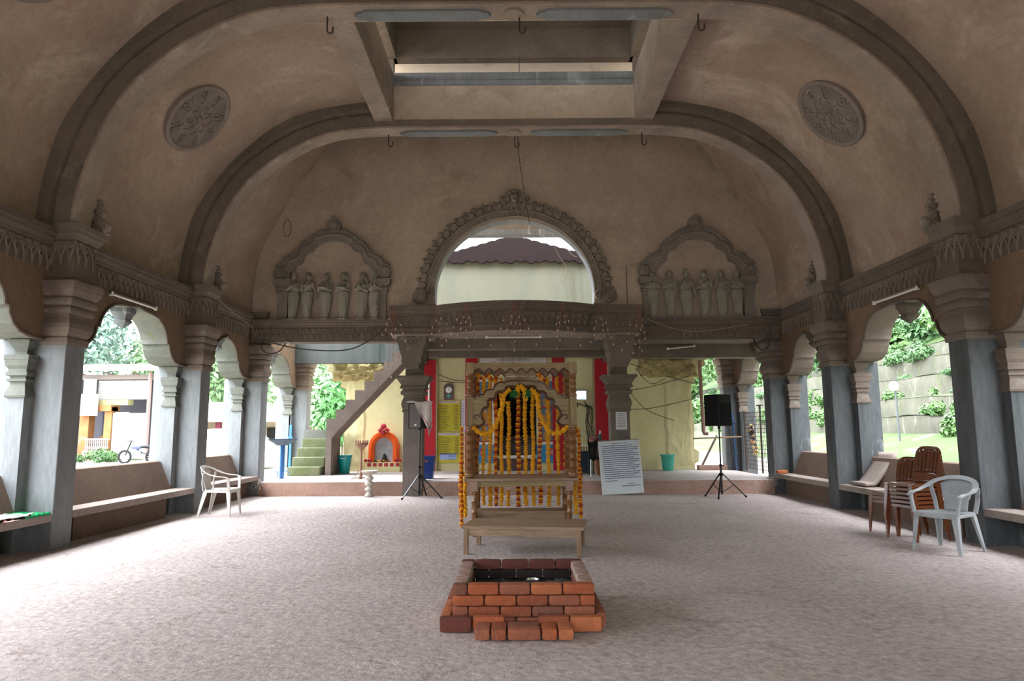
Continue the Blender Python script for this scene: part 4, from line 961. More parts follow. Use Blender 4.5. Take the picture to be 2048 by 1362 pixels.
# pale stone lamp on the floor
g = MB(); g.lathe((-3.1,14.80,0), [(0,.0),(.085,.0),(.095,.02),(.075,.06),(.05,.085),(.045,.1),(.08,.12),(.095,.15),(.08,.18),(.045,.2),(.04,.21),(.085,.235),(.1,.265),(.085,.3),(.045,.325),(.05,.34),(.08,.36),(.09,.39),(.07,.42),(.045,.44),(.05,.455),(.10,.475),(.165,.505),(.18,.535),(.17,.545),(.12,.525),(0,.515)], 28)
tag(g.build('stone_lamp', M['stonew'], smooth=45), 'pale turned stone oil lamp with a dish top, standing on the floor before the stage', 'oil lamp')
ls = thing('lamp_stand','rusty lotus cup lamp on a thin pole, on the stage before the shrine niche','lamp stand',(-3.5,15.77,.3))
g = MB(); g.tube([(-3.5,15.77,.3),(-3.5,15.77,1.0)], .022, 8); g.build('pole', M['rust'], ls)
g = MB(); g.lathe((-3.5,15.77,.93), [(0,.0),(.03,.0),(.06,.05),(.11,.10),(.155,.14),(.16,.19),(.13,.19),(.05,.12),(0,.11)], 14); g.build('cup', M['rust'], ls, smooth=40)
for k in range(8):
    g = MB(); a = 2*PI*k/8; g.ball((-3.5+.14*math.cos(a),15.77+.14*math.sin(a),1.145),(.018,.018,.028),6,5); g.build('petal', M['rust'], ls)
g = MB()
for a in (0, PI/2, PI, 3*PI/2):
    d = Vector((math.cos(a), math.sin(a), 0)); c = Vector((-3.5,15.77,0)); g.tube([c+d*.02+Vector((0,0,.33)), c+d*.2+Vector((0,0,.32)), c+d*.21+Vector((0,0,.3))], .012, 5)
    g.tube([c+d*(.03+.09*t)+Vector((0,0,.5-.12*t)) for t in (0,.5,1,1.3)] , .008, 5); g.tube([c+d*(.06+.03*math.cos(t))+Vector((0,0,.55+.03*math.sin(t))) for t in (-2,-1,0,1,2,3)], .007, 5)
g.build('scroll_base', M['rust'], ls)
ul = thing('dish_lamp','blue square dish on a pole at the left end of the stage','lamp stand',(-5.40,16.05,.3))
g = MB(); g.tube([(-5.40,16.05,.3),(-5.40,16.05,1.08)], .055, 10); g.build('pole', M['bluem'], ul, smooth=40)
g = MB(); sq = lambda r,z: [(-5.40-r,16.05-r*.8,z),(-5.40+r,16.05-r*.8,z),(-5.40+r,16.05+r*.8,z),(-5.40-r,16.05+r*.8,z)]
g.loft([sq(.10,1.06),sq(.27,1.19),sq(.275,1.21),sq(.25,1.21),sq(.09,1.09)]); g.build('dish', flat('dark_blue_dish',(.03,.06,.11),.4), ul)
for q in (-1,1):
    g = MB(); g.tube([(-5.40+q*(.13+.08*math.cos(t)),15.95,.40+.08*math.sin(t)) for t in [k*.6 for k in range(11)]], .008, 5); g.build('scroll_foot', M['bluel'], ul)

# ------------------------------------------------------------------ loudspeakers on tripods
def tripod(label, c, htop, rot, legs):
    t = thing('speaker_stand', label, 'speaker stand', c); x, y, z = c
    g = MB(); g.tube([(x,y,.03),(x,y,.62)], .022, 10); g.tube([(x,y,.6),(x,y,htop)], .016, 10); g.build('pole', M['blackm'], t)
    g = MB(); g.tube([(x,y,.40),(x,y,.47)], .034, 10); g.tube([(x,y,.60),(x,y,.65)], .03, 10); g.ball((x+.05,y-.02,.62),.018,8,6); g.build('collar', M['black'], t)
    for a, rr in legs:
        d = Vector((math.cos(a), math.sin(a), 0)); g = MB(); g.bar((x+d.x*.03,y+d.y*.03,.46),(x+d.x*rr,y+d.y*rr,.02),.028,.016); l = g.build('leg', M['blackm'], t)
        h = MB(); h.ball((x+d.x*rr,y+d.y*rr,.022),(.025,.025,.022),8,6); h.build('rubber_foot', M['black'], l)
        g = MB(); g.bar((x+d.x*.02,y+d.y*.02,.08),(x+d.x*rr*.52,y+d.y*rr*.52,.235),.012); g.build('brace', M['blackm'], t)
    return t
tripod('black tripod speaker stand in front of the left balcony pillar', (-2.01,14.62,0), 1.42, 0, ((-2.0,.64),(-.62,.62),(1.2,.30)))
tripod('black tripod speaker stand before the right end of the stage', (4.31,14.52,0), 1.44, 0, ((-1.95,.75),(-2.75,.42),(-.75,.52)))
spk = thing('loudspeaker','small grey loudspeaker with a cloth over it, on the left tripod','loudspeaker',(-2.09,14.62,1.42))
g = MB(); g.obox((-2.06,14.64,1.70),(.34,.28,.55),(0,0,-.15)); g.build('cabinet', M['black'], spk, bevel=.012)
g = MB(); g.obox((-2.10,14.497,1.69),(.24,.012,.50),(0,0,-.15)); g.build('grille', M['greyp'], spk, bevel=.004)
g = MB(); g.obox((-2.09,14.487,1.50),(.045,.006,.03),(0,0,-.15)); g.build('badge', M['whitep'], spk)
g = MB(); g.tube([(-2.01,14.62,1.39),(-2.01,14.62,1.44)],.03,10); g.build('pole_socket', M['black'], spk)
def CL(u, v):        # cloth lying over the top and hanging down the right side with a pointed end
    x = lerp(-2.27, -1.74, u); top = 1.995
    if v < .35: y = lerp(14.80, 14.47, v/.35); z = top + .012*math.sin(u*9)
    else:
        f = (v-.35)/.65; dep = lerp(.03, .74, max(0,(u-.25)/.75)**.8) if u < .82 else lerp(.74,.52,(u-.82)/.18)
        y = 14.455 - .035*math.sin(u*16+f*2)*f - .02*f; z = top - dep*f; x += .05*f*math.sin(u*3)
    return (x, y, z)
g = MB(); g.sheet(CL, 36, 26)
ct = g.build('draped_cloth', [M['cloth'], M['clothred']], smooth=180, solid=.006); tag(ct, 'white cotton cloth draped over the left loudspeaker', 'cloth')
me = ct.data
for p in me.polygons:
    j = p.index // 36; i = p.index % 36
    if j in (22,23) or (10 < j and i in (33,)): p.material_index = 1
spk = thing('loudspeaker','large black loudspeaker on the right tripod stand','loudspeaker',(4.31,14.52,1.44))
RZ = .52
def lp(dx, dy, dz): return Vector((4.31,14.56,1.77)) + Matrix.Rotation(RZ,3,'Z') @ Vector((dx,dy,dz))
g = MB(); g.obox(lp(0,0,0),(.38,.40,.66),(0,0,RZ)); g.build('cabinet', M['black'], spk, bevel=.012)
g = MB(); g.obox(lp(0.02,-.204,-.08),(.32,.012,.46),(0,0,RZ)); g.obox(lp(.195,0,-.08),(.012,.34,.46),(0,0,RZ),1); g.build('grille', [M['blackg'], mottled('dark_grey_grille',(.045,.042,.04),(.035,.033,.032),scale=40,bump=.3,bscale=200,fine=.2)], spk)
g = MB(); g.obox(lp(.196,-.02,.235),(.012,.2,.14),(0,0,RZ)); g.obox(lp(.203,-.02,.235),(.006,.1,.075),(0,0,RZ),1); g.obox(lp(.206,-.02,.235),(.004,.06,.045),(0,0,RZ)); g.build('horn', [M['black'], M['greyp']], spk)
g = MB(); g.ball(lp(.204,.09,-.27),(.012,.02,.014),8,6); g.build('badge', M['steel'], spk)
g = MB(); g.ball(lp(-.03,-.205,.2),(.07,.01,.03),12,6); g.build('handle', M['blackm'], spk)
g = MB(); g.tube([(4.31,14.52,1.38),(4.31,14.52,1.46)],.03,10); g.build('pole_socket', M['black'], spk)

# ------------------------------------------------------------------ whiteboard
wb = thing('whiteboard','whiteboard covered in blue handwriting, leaning against the right balcony pillar','whiteboard',(2.27,14.74,0))
tilt = -math.atan2(.13, 1.13); WR = Euler((tilt,0,-.03)).to_matrix() @ Matrix.Rotation(-.055,3,'Y')
def wp(x, d, z): return Vector((2.295,14.75,.015)) + WR @ Vector((x, d, z))
def wbox(x0,x1,d0,d1,z0,z1,m,name):
    g = MB(); vs = [wp(x,d,z) for d in (d0,d1) for x,z in ((x0,z0),(x1,z0),(x1,z1),(x0,z1))]; g.add(vs,[(0,1,2,3),(4,7,6,5),(0,4,5,1),(1,5,6,2),(2,6,7,3),(3,7,4,0)]); return g.build(name,m,wb)
wbox(-.43,.43,-.002,.018,.015,1.135,mottled('board_white',(.56,.60,.62),(.5,.54,.56),scale=1.2,bump=0,fine=.03,rough=.35),'panel')
fm = flat('frame_aluminium',(.62,.60,.56),.35,.4); fmb = flat('frame_dull',(.25,.22,.18),.5)
wbox(-.44,-.425,-.012,.022,0,1.15,fm,'frame_side'); wbox(.425,.44,-.012,.022,0,1.15,fm,'frame_side'); wbox(-.44,.44,-.012,.022,1.135,1.15,fmb,'frame_top'); wbox(-.44,.44,-.012,.022,0,.018,fmb,'frame_bottom')
g = MB(); rs = random.Random(11)
def wline(x0, x1, z, h, r=.0032):
    k = MB(); scrawl(k, x0, x1, z, -.005, h, rs, 0, r)
    k.v = [tuple(wp(*p)) for p in k.v]; g.add(k.v, k.f)
wline(-.14,.2,1.085,.018)
for i in range(17): wline(-.37+.012*rs.random(), (.40 if i % 3 else .30), 1.035-.0425*i, .026)
wline(-.36,-.1,.30,.024); wline(.12,.26,.225,.018); wline(-.02,.40,.185,.026)
g.build('handwriting', inkb, wb)
# things behind the whiteboard
ta = thing('side_table','small table with a rail below its top, right of the swing on the stage','table',(1.70,17.1,.3))
g = MB(); g.box(1.45,1.95,16.85,17.35,.98,1.01); g.build('table_top', M['whitep'], ta)
for x in (1.48,1.92):
    for y in (16.88,17.32): g = MB(); g.box(x-.015,x+.015,y-.015,y+.015,.3,.98); g.build('leg', M['blackm'], ta)
g = MB()
for i in range(7): g.box(1.50+.065*i,1.52+.065*i,17.0,17.02,.84,.97)
g.build('slat', M['iron'], ta)
g = MB(); g.box(1.57,1.87,16.95,17.25,.33,.85); t = g.build('cabinet_speaker', mottled('dark_blue_grey_cloth',(.03,.04,.055),(.025,.03,.045),scale=30,bump=.3,bscale=90,fine=.2), bevel=.012); tag(t, 'dark blue-grey floor loudspeaker box under the small table', 'loudspeaker')
ch = thing('folding_chair','dark metal chair half hidden by the whiteboard, with clothes over it','chair',(1.90,16.2,.3))
for x in (1.76,2.05):
    for y in (16.05,16.45): g = MB(); g.tube([(x,y,.3),(x+.01,y+.02,.72 if y < 16.2 else 1.1)], .013, 6); g.build('leg', M['steel'] if y < 16.2 else M['blackm'], ch)
g = MB(); g.box(1.74,2.07,16.03,16.47,.70,.73); g.build('seat', M['black'], ch)
g = MB(); g.box(1.75,2.06,16.44,16.47,.85,1.12); g.build('backrest', M['black'], ch)
g = MB(); g.sheet(lambda u,v: (lerp(1.75,2.06,u)+.01*math.sin(v*9), 16.44+.06*math.sin(v*PI)-.10*abs(v-.5)*2+.015*math.sin(u*14), 1.14-.5*abs(v-.5)*2*(.8+.2*math.sin(u*5))), 16, 24)
tag(g.build('dark_cloth', flat('dark_shawl',(.02,.02,.017),.9), smooth=180, solid=.01), 'dark cloth hung over the back of the half hidden chair', 'cloth')
g = MB(); g.ball((1.88,16.42,1.17),(.13,.09,.075),16,10,rot=(0,-.5,0)); g.ball((1.83,16.36,1.12),(.07,.06,.05),12,8)
tag(g.build('pink_bundle', flat('dusty_pink_satin',(.26,.12,.10),.25), smooth=180), 'shiny dusty pink bundle on top of the half hidden chair', 'bundle')
b = thing('sanitiser_bottle','dark pump bottle with a white top, standing behind the whiteboard','bottle',(2.02,16.36,1.13))
ws = thing('wooden_stand','narrow wooden stand behind the whiteboard, carrying the pump bottle','stand',(2.08,16.4,.3))
g = MB(); g.box(1.96,2.20,16.25,16.55,1.09,1.13); g.build('stand_top', M['dwood'], ws)
for x in (1.98,2.18):
    for y in (16.27,16.53): g = MB(); g.box(x-.018,x+.018,y-.018,y+.018,.3,1.09); g.build('leg', M['dwood'], ws)
g = MB(); g.lathe((2.03,16.36,1.13),[(0,0),(.037,0),(.04,.01),(.04,.13),(.03,.15)],16); g.build('body', flat('dark_teal_bottle',(.02,.06,.075),.3), b, smooth=40)
g = MB(); g.lathe((2.03,16.36,1.28),[(.03,0),(.026,.02),(.012,.03),(.01,.06),(.02,.062),(.02,.075),(0,.08)],12); g.build('pump', M['whitep'], b, smooth=40)
# papers pasted on the right balcony pillar
g = MB(); g.box(2.20,2.44,14.922,14.929,1.38,1.76); rs = random.Random(2); k = MB()
pp = thing('pasted_notice','white printed sheet pasted on the right balcony pillar','notice',(2.32,14.925,1.38))
g.build('sheet', flat('paper_white',(.6,.6,.6),.7), pp)
for i in range(9): scrawl(k,2.23,2.41,1.72-.035*i,14.920,.016,rs,0,.0022)
k.build('print', ink, pp)
g = MB(); g.box(2.26,2.40,14.922,14.929,1.12,1.34); tag(g.build('small_poster', flat('dark_old_print',(.10,.095,.075),.7)), 'small dark faded print below the white sheet on the right balcony pillar', 'notice')
# pipe, poles, threshold and gate at the right end of the stage
g = MB(); g.tube([(4.96,18.2,3.2),(4.99,18.2,1.32)], .045, 10); g.tube([(4.99,18.2,1.33),(5.0,18.18,1.26),(5.10,18.15,1.25)], .05, 10); tag(g.build('drain_pipe', M['pinkpipe'], smooth=50), 'brown drain pipe hanging at the right corner of the yellow wall', 'pipe')
g = MB(); g.tube([(4.68,18.1,1.13),(5.95,18.1,1.17)], .022, 8); tag(g.build('bamboo_rail', M['bwood']), 'thin bamboo rail across the gap right of the yellow wall', 'pole')
g = MB(); g.bar((4.95,18.5,.32),(5.42,18.5,1.2), .06,.05); tag(g.build('leaning_plank', M['stairb']), 'grey plank leaning in the gap behind the bamboo rail', 'plank')
g = MB(); g.box(4.85,5.6,18.25,18.5,.3,.43); tag(g.build('threshold', M['stagef']), 'low brown kerb across the gap right of the yellow wall', 'kerb')
gt = thing('mesh_gate','wire mesh gate closing the farthest arch on the right','gate',(6.02,16.9,.3))
g = MB()
for i in range(26): y = 15.5+.1*i; g.tube([(6.02,y,.36),(6.02,y,1.80)], .006, 4)
for i in range(15): z = .38+.1*i; g.tube([(6.02,15.5,z),(6.02,18.0,z)], .006, 4)
g.build('mesh', M['iron'], gt)
for y in (15.6,16.85,18.0): g = MB(); g.box(6.0,6.04,y-.02,y+.02,.3,1.95 if y == 16.85 else 1.82); g.build('bar', M['iron'], gt)
g = MB(); g.box(5.98,6.06,16.72,16.98,1.93,1.96); g.build('cross_head', M['iron'], gt)
g = MB(); g.bar((5.80,18.16,.3),(5.74,18.12,1.8),.05); g.ball((5.76,18.1,1.55),.05,8,6); g.box(5.74,5.84,18.08,18.14,.72,.78); tag(g.build('gate_post', flat('dark_blue_post',(.012,.045,.11),.4)), 'dark blue gate post before the right rear pillar', 'post')
g = MB(); rs = random.Random(8)
for k in range(40):
    z = rs.uniform(.75,1.5); g.ball((5.94+rs.uniform(-.05,.05), 17.2+.35*(z-1.1)+rs.uniform(-.08,.08), z), (rs.uniform(.02,.06),rs.uniform(.02,.06),rs.uniform(.015,.05)), 6, 4, k % 3, rot=(rs.random()*3,rs.random()*3,0))
tag(g.build('dried_garland', [flat('dry_tan',(.45,.25,.10),.8), flat('dry_dark',(.06,.04,.04),.8), flat('dry_straw',(.5,.36,.18),.8)]), 'bunch of dried leaves and flowers hung on the mesh gate', 'garland')
lg = thing('blue_gate','open blue wire mesh gate leaf at the left rear pillar','gate',(-6.0,18.2,.3))
ga, gb = Vector((-5.93,18.12,0)), Vector((-6.5,18.95,0)); g = MB()
for i in range(8): p = ga.lerp(gb,i/7); g.tube([p+Vector((0,0,.35)),p+Vector((0,0,1.75))],.008,4)
for i in range(14): z = .4+.1*i; g.tube([ga+Vector((0,0,z)),gb+Vector((0,0,z))],.008,4)
g.build('mesh', M['bluel'], lg)
for q in (ga, gb, ga.lerp(gb,.45)): g = MB(); g.bar(q+Vector((0,0,.3)), q+Vector((0,0,1.8)), .04); g.build('bar', M['bluel'], lg)
g = MB(); g.box(-5.92,-5.86,18.08,18.14,.3,1.55); g.box(-5.95,-5.83,18.06,18.10,1.2,1.25); tag(g.build('gate_post', M['bluem']), 'blue gate post beside the mossy stairs', 'post')
# odds on benches
brick((5.66,14.72,.472), .1, M['bricks'][2], 'loose orange brick on the far end of the right wall bench', group='loose brick')
for x, lab, sd in ((-5.5,'tangle of thin wire under the far end of the left wall bench',1),(5.5,'tangle of thin wire under the far end of the right wall bench',2)):
    g = MB(); rs = random.Random(sd)
    for k in range(5): g.tube(catmull([(x+rs.uniform(-.15,.15),14.8+rs.uniform(-.15,.12),rs.uniform(.16,.42)) for _ in range(6)],4), .004, 4)
    tag(g.build('wire_tangle', M['wirel']), lab, 'wire')
def BS(u,v):
    x = sx(-1,0)-.03 - .40*v; y = lerp(7.35,8.12,u) - .10*v; e = math.sin(u*17+v*4)*math.cos(v*9+u*3)
    return (x + .03*math.sin(u*11), y, .452 + .018*abs(e) + (.07*math.exp(-((u-.35)**2/.01+(v-.8)**2/.06))))
g = MB(); g.sheet(BS, 40, 20); tag(g.build('white_sheet', M['whitep'] if False else M['cloth'], smooth=180, solid=.006), 'crumpled white sheet on the nearest left wall bench', 'cloth')
g = MB(); g.sheet(lambda u,v: (sx(-1,0)+.004-.42*v, lerp(7.9,8.31,u), .442+.022*abs(math.sin(u*14+v*5)*math.cos(v*8)) - (.03 if v < .03 else 0)), 30, 20); tag(g.build('green_sheet', flat('green_plastic_sheet',(.01,.30,.10),.35), smooth=180, solid=.004), 'crumpled green plastic sheet beside the white one on the left bench', 'sheet')
g = MB(); g.sheet(lambda u,v: (sx(-1,0)+.006-.06*v, lerp(7.35,7.75,u), .434+.012*math.sin(u*20)*v - .02*(1-v)), 20, 4); tag(g.build('red_cloth_edge', M['clothred'], smooth=180, solid=.004), 'strip of red cloth under the white sheet on the left bench', 'cloth')
# ------------------------------------------------------------------ plastic chairs (local frame: +Y is the way the sitter faces)
def leg_mesh(g, a, b, w0, w1, nx, ny):      # L-section tapering leg from a (top) to b (foot); nx, ny: outward signs
    a = Vector(a); b = Vector(b); rings = []
    for t in (0, .25, .5, .75, 1):
        p = a.lerp(b, t); w = lerp(w0, w1, t); th = .009
        L = [(0,0),(-nx*w,0),(-nx*w,-ny*th),(-nx*th,-ny*th),(-nx*th,-ny*w),(0,-ny*w)]
        rings.append([(p.x+q[0], p.y+q[1], p.z) for q in L])
    return g.loft(rings)
def armchair(name, label, mat, loc, rz, backm=None):
    t = thing(name, label, 'chair', loc, rz); B = dict(local=True)
    def S(u, v):
        x = (u-.5)*lerp(.40,.46,v); y = lerp(-.21,.23,v)
        z = .43 - .028*math.sin(PI*u)**.7*math.sin(PI*min(1,v*1.1))**.6 - (.03*max(0,(v-.88)/.12)**2) + .01*v
        return (x, y, z)
    g = MB(); g.sheet(S, 16, 16); g.build('seat', mat, t, smooth=180, solid=.008, **B)
    g = MB(); g.tube([(.22,.235,.405),(0,.245,.40),(-.22,.235,.405)],.016,6,flat=1.6); g.tube([(-.2,-.2,.41),(-.225,.22,.405)],.014,6,flat=1.6); g.tube([(.2,-.2,.41),(.225,.22,.405)],.014,6,flat=1.6); g.build('seat_rim', mat, t, smooth=60, **B)
    R = catmull([(.275,.235,.615),(.285,.15,.645),(.29,.02,.66),(.275,-.12,.70),(.215,-.235,.765),(.11,-.285,.80),(0,-.297,.81),(-.11,-.285,.80),(-.215,-.235,.765),(-.275,-.12,.70),(-.29,.02,.66),(-.285,.15,.645),(-.275,.235,.615)], 5)
    rings = []
    for i, p in enumerate(R):
        p = Vector(p); d = Vector(R[min(i+1,len(R)-1)])-Vector(R[max(i-1,0)]); d.normalize(); o = d.cross(Vector((0,0,1))).normalized(); o = o if o.dot(Vector((p.x,p.y+.02,0))) > 0 else -o
        th = math.atan2(max(0,-p.y-.05), .25); wv = Vector((0,0,1))*math.sin(th*.9) + (-o)*math.cos(th*.9)*-1
        n = wv.cross(d).normalized(); w = .030
        rings.append([p+wv*w+n*.004, p+wv*w*.4+n*.011, p-wv*w*.4+n*.011, p-wv*w+n*.004, p-wv*w-n*.004, p+wv*w-n*.004])
    g = MB(); g.loft(rings); g.build('back_and_arm_rim', mat, t, smooth=50, **B)
    def BK(u, v):
        w = lerp(.25,.30,v) if v < .45 else lerp(.30,.36,(v-.45)/.55)
        x = (u-.5)*w; bow = .05*(1-(2*u-1)**2)*v
        return (x, -.205 - .065*v - bow*.5, lerp(.425,.785 - .05*(2*u-1)**2,v))
    g = MB(); g.sheet(BK, 14, 14); g.build('back_panel', backm or mat, t, smooth=180, solid=.008, **B)
    for q in (-1,1):
        g = MB(); leg_mesh(g, (q*.235,.235,.43), (q*.268,.265,0), .065, .032, q, 1)
        rings = []
        for k in range(6):
            s_ = k/5; x = q*lerp(.235,.272,s_); y = lerp(.225,.215,s_); z = lerp(.42,.625,s_); w = .034 - .008*math.sin(PI*s_)
            rings.append([(x-.012,y-w,z),(x+.012,y-w,z),(x+.012,y+w*.5,z),(x-.012,y+w*.5,z)])
        g.loft(rings); g.build('front_leg', mat, t, smooth=35, **B)
        g = MB(); leg_mesh(g, (q*.215,-.20,.43), (q*.255,-.285,0), .07, .034, q, -1); g.tube([(q*.21,-.205,.42),(q*.235,-.22,.55),(q*.262,-.20,.705)],.013,6,flat=2); g.build('rear_leg', mat, t, smooth=35, **B)
    return t
armchair('plastic_armchair','grey-white plastic armchair with rounded back, beside the brown stacks on the right', M['chairg'], (4.94,8.03,0), math.atan2(-.5,-.86)-PI/2)
armchair('plastic_armchair','white plastic armchair seen from the side, by the second left pillar', M['chairw'], (-4.95,11.70,0), math.atan2(.04,1)-PI/2)
def stackchair(name, label, mat, loc, rz, group):
    t = thing(name, label, 'chair', loc, rz, group); B = dict(local=True)
    g = MB(); g.sheet(lambda u,v: ((u-.5)*lerp(.36,.41,v), lerp(-.2,.21,v), .432-.02*math.sin(PI*u)*math.sin(PI*v)-.012*max(0,(v-.9)/.1)), 12, 12)
    g.build('seat', mat, t, smooth=180, solid=.008, **B)
    g = MB(); g.loft([[(-.20,-.2,.43),(.20,-.2,.43),(.21,.215,.43),(-.21,.215,.43)],[(-.205,-.205,.398),(.205,-.205,.398),(.217,.222,.398),(-.217,.222,.398)]],True,False); g.build('seat_apron', mat, t, solid=.006, **B)
    def top(u): return .82 + .07*(1-abs(2*u-1)**5)
    def BK(u,v):
        x = (u-.5)*lerp(.36,.40,v)*(1-.05*max(0,(v-.8)/.2)**2); bow = .045*(1-(2*u-1)**2)
        return (x, -.19-.11*v-bow*.6, lerp(.43, top(u), v))
    def band(u0,u1,v0,v1,nu,nv): g.sheet(lambda a,b: BK(lerp(u0,u1,a),lerp(v0,v1,b)), nu, nv)
    g = MB(); band(0,1,0,.30,14,5); band(0,1,.92,1,14,3); band(0,.13,.30,.92,3,10); band(.87,1,.30,.92,3,10)
    for k in range(5):
        u = .13+.74*(k+.5)/5; w = .09 if k == 2 else .055; band(u-w/1.2, u+w/1.2,.30,.92,3,10)
    for k in range(6):
        u = .15+.7*k/6; band(u+.03,u+.09,.82,.92,2,2)
    g.build('backrest', mat, t, smooth=180, solid=.009, **B)
    for q in (-1,1):
        for y0, y1, nm, s_ in ((.22,.25,'front_leg',1),(-.205,-.27,'rear_leg',-1)):
            g = MB(); leg_mesh(g, (q*.215,y0,.43), (q*.235,y1,0), .06, .03, q, s_); g.build(nm, mat, t, smooth=35, **B)
    return t
RZA = math.atan2(-.26,-.96)-PI/2
GA = 'brown chairs of the tall stack'; GB2 = 'brown chairs of the short stack'
pos = ['lowest','second from the bottom','third from the bottom','third from the top','second from the top','topmost']
p0 = stackchair('stacking_chair','glossy brown plastic chair, lowest of the tall stack by the right bench', M['chairb'], (5.07,8.86,0), RZA, GA)
for i in range(1,6):
    dup(p0, (5.07-.004*i,8.86,.052*i), RZA, 'glossy brown plastic chair, %s of the tall stack by the right bench' % pos[i], GA)
for i in range(3):
    dup(p0, (5.10,9.36,.052*i), RZA+.06, 'glossy brown plastic chair, %s of the short stack behind the tall one' % ['lowest','middle','topmost'][i], GB2)
# ------------------------------------------------------------------ carved ornament round the opening
OC = (XC, 4.42)
orn = thing('carved_archivolt', 'carved scroll-leaf arch ornament round the upper opening above the balcony', 'carving', (XC, YW, 4.2))
def pol(r, a, rz=None): return (OC[0]+r*math.cos(a), OC[1]+(r if rz is None else rz)*math.sin(a))
def ring_band(r0, r1, y0, m, name, a0=0, a1=PI, n=64):
    o = [pol(r1, lerp(a0,a1,i/n), r1-.05) for i in range(n+1)]; i_ = [pol(r0, lerp(a1,a0,i/n), r0-.04) for i in range(n+1)]
    g = MB(); g.prism(o+i_, 'y', y0, YW); return g.build(name, m, orn)
ring_band(1.77, 1.93, YW-.07, M['carve'], 'inner_band')
g = MB()
for r, rr in ((1.78,.018),(1.925,.022)): g.tube([(*[pol(r,PI*i/64,r-.045)[0]],YW-.075,pol(r,PI*i/64,r-.045)[1]) for i in range(65)], rr, 6)
for i in range(34):
    a = PI*(i+.5)/34; c = pol(1.853, a, 1.81); g.tube([(c[0]+ .062*math.cos(t)*math.sin(a)+.04*math.sin(t)*math.cos(a), YW-.075, c[1]-.062*math.cos(t)*math.cos(a)+.04*math.sin(t)*math.sin(a)) for t in [2*PI*k/8 for k in range(9)]], .009, 4)
g.build('oval_chain', M['carve'], orn)
g = MB()
for s in (-1,1):
    for i in range(13):
        a = PI/2 + s*(.17 + 1.36*i/12.4); c = pol(2.06, a, 2.0); R = .092
        g.ball((c[0], YW-.04, c[1]), (R,.065,R), 10, 7)
        g.tube([(c[0]+R*(1.05-t*.09)*math.cos(s*(t*.75)+a+1), YW-.095, c[1]+R*(1.05-t*.09)*math.sin(s*(t*.75)+a+1)) for t in range(9)], .016, 5)
        c2 = pol(2.165, a+s*.05, 2.10); g.ball((c2[0],YW-.035,c2[1]),(.05,.045,.05),8,5); g.ball((pol(1.975,a-s*.04,1.92)[0],YW-.04,pol(1.975,a-s*.04,1.92)[1]),(.045,.045,.045),8,5)
g.build('scroll_leaves', M['carve'], orn, smooth=60)
g = MB(); g.ball((XC,YW-.06,6.60),(.095,.09,.105),14,9); g.ball((XC,YW-.1,6.52),(.06,.07,.05),10,7)
for s in (-1,1):
    g.ball((XC+s*.045,YW-.145,6.63),.024,8,6); g.tube([(XC+s*.05,YW-.08,6.69),(XC+s*.12,YW-.08,6.75),(XC+s*.17,YW-.06,6.71)],[.03,.025,.012],6)
    for k,(dx,dz,r) in enumerate(((.15,.0,.07),(.24,-.06,.075),(.30,.03,.05),(.13,.1,.05),(.10,-.14,.055))): g.ball((XC+s*dx,YW-.05,6.56+dz),(r,.055,r),9,6); g.tube([(XC+s*(dx+r*.7*math.cos(t)),YW-.10,6.56+dz+r*.7*math.sin(t)) for t in (0,1,2,3,4,5)],.012,5)
    g.tube(catmull([(XC+s*.03,YW-.08,6.50),(XC+s*.06,YW-.09,6.40),(XC+s*.06,YW-.08,6.30),(XC+s*.16,YW-.08,6.26)],4),.028,6)
g.ball((XC,YW-.05,6.44),(.07,.06,.1),10,7); g.ball((XC,YW-.06,6.74),(.06,.05,.05),9,6)
g.build('crowning_mask', M['carve'], orn, smooth=60)
for s in (-1,1):
    g = MB()
    for cx, r in ((2.10,.17),(1.86,.10)):
        g.ball((XC+s*cx,YW-.05,4.34),(r,.08,r),14,8); g.tube([(XC+s*(cx+r*(1-.09*t)*math.cos(.8*t+1.5)),YW-.12,4.34+r*(1-.09*t)*math.sin(.8*t+1.5)) for t in range(10)],.02,6)
    g.box(XC+s*1.74,XC+s*2.12,YW-.10,YW,3.98,4.16); g.box(XC+s*1.76,XC+s*2.08,YW-.07,YW,3.82,3.98)
    g.build('end_volute', M['carve'], orn, smooth=60)
# stained halo where the ornament was set is left to the wall colour

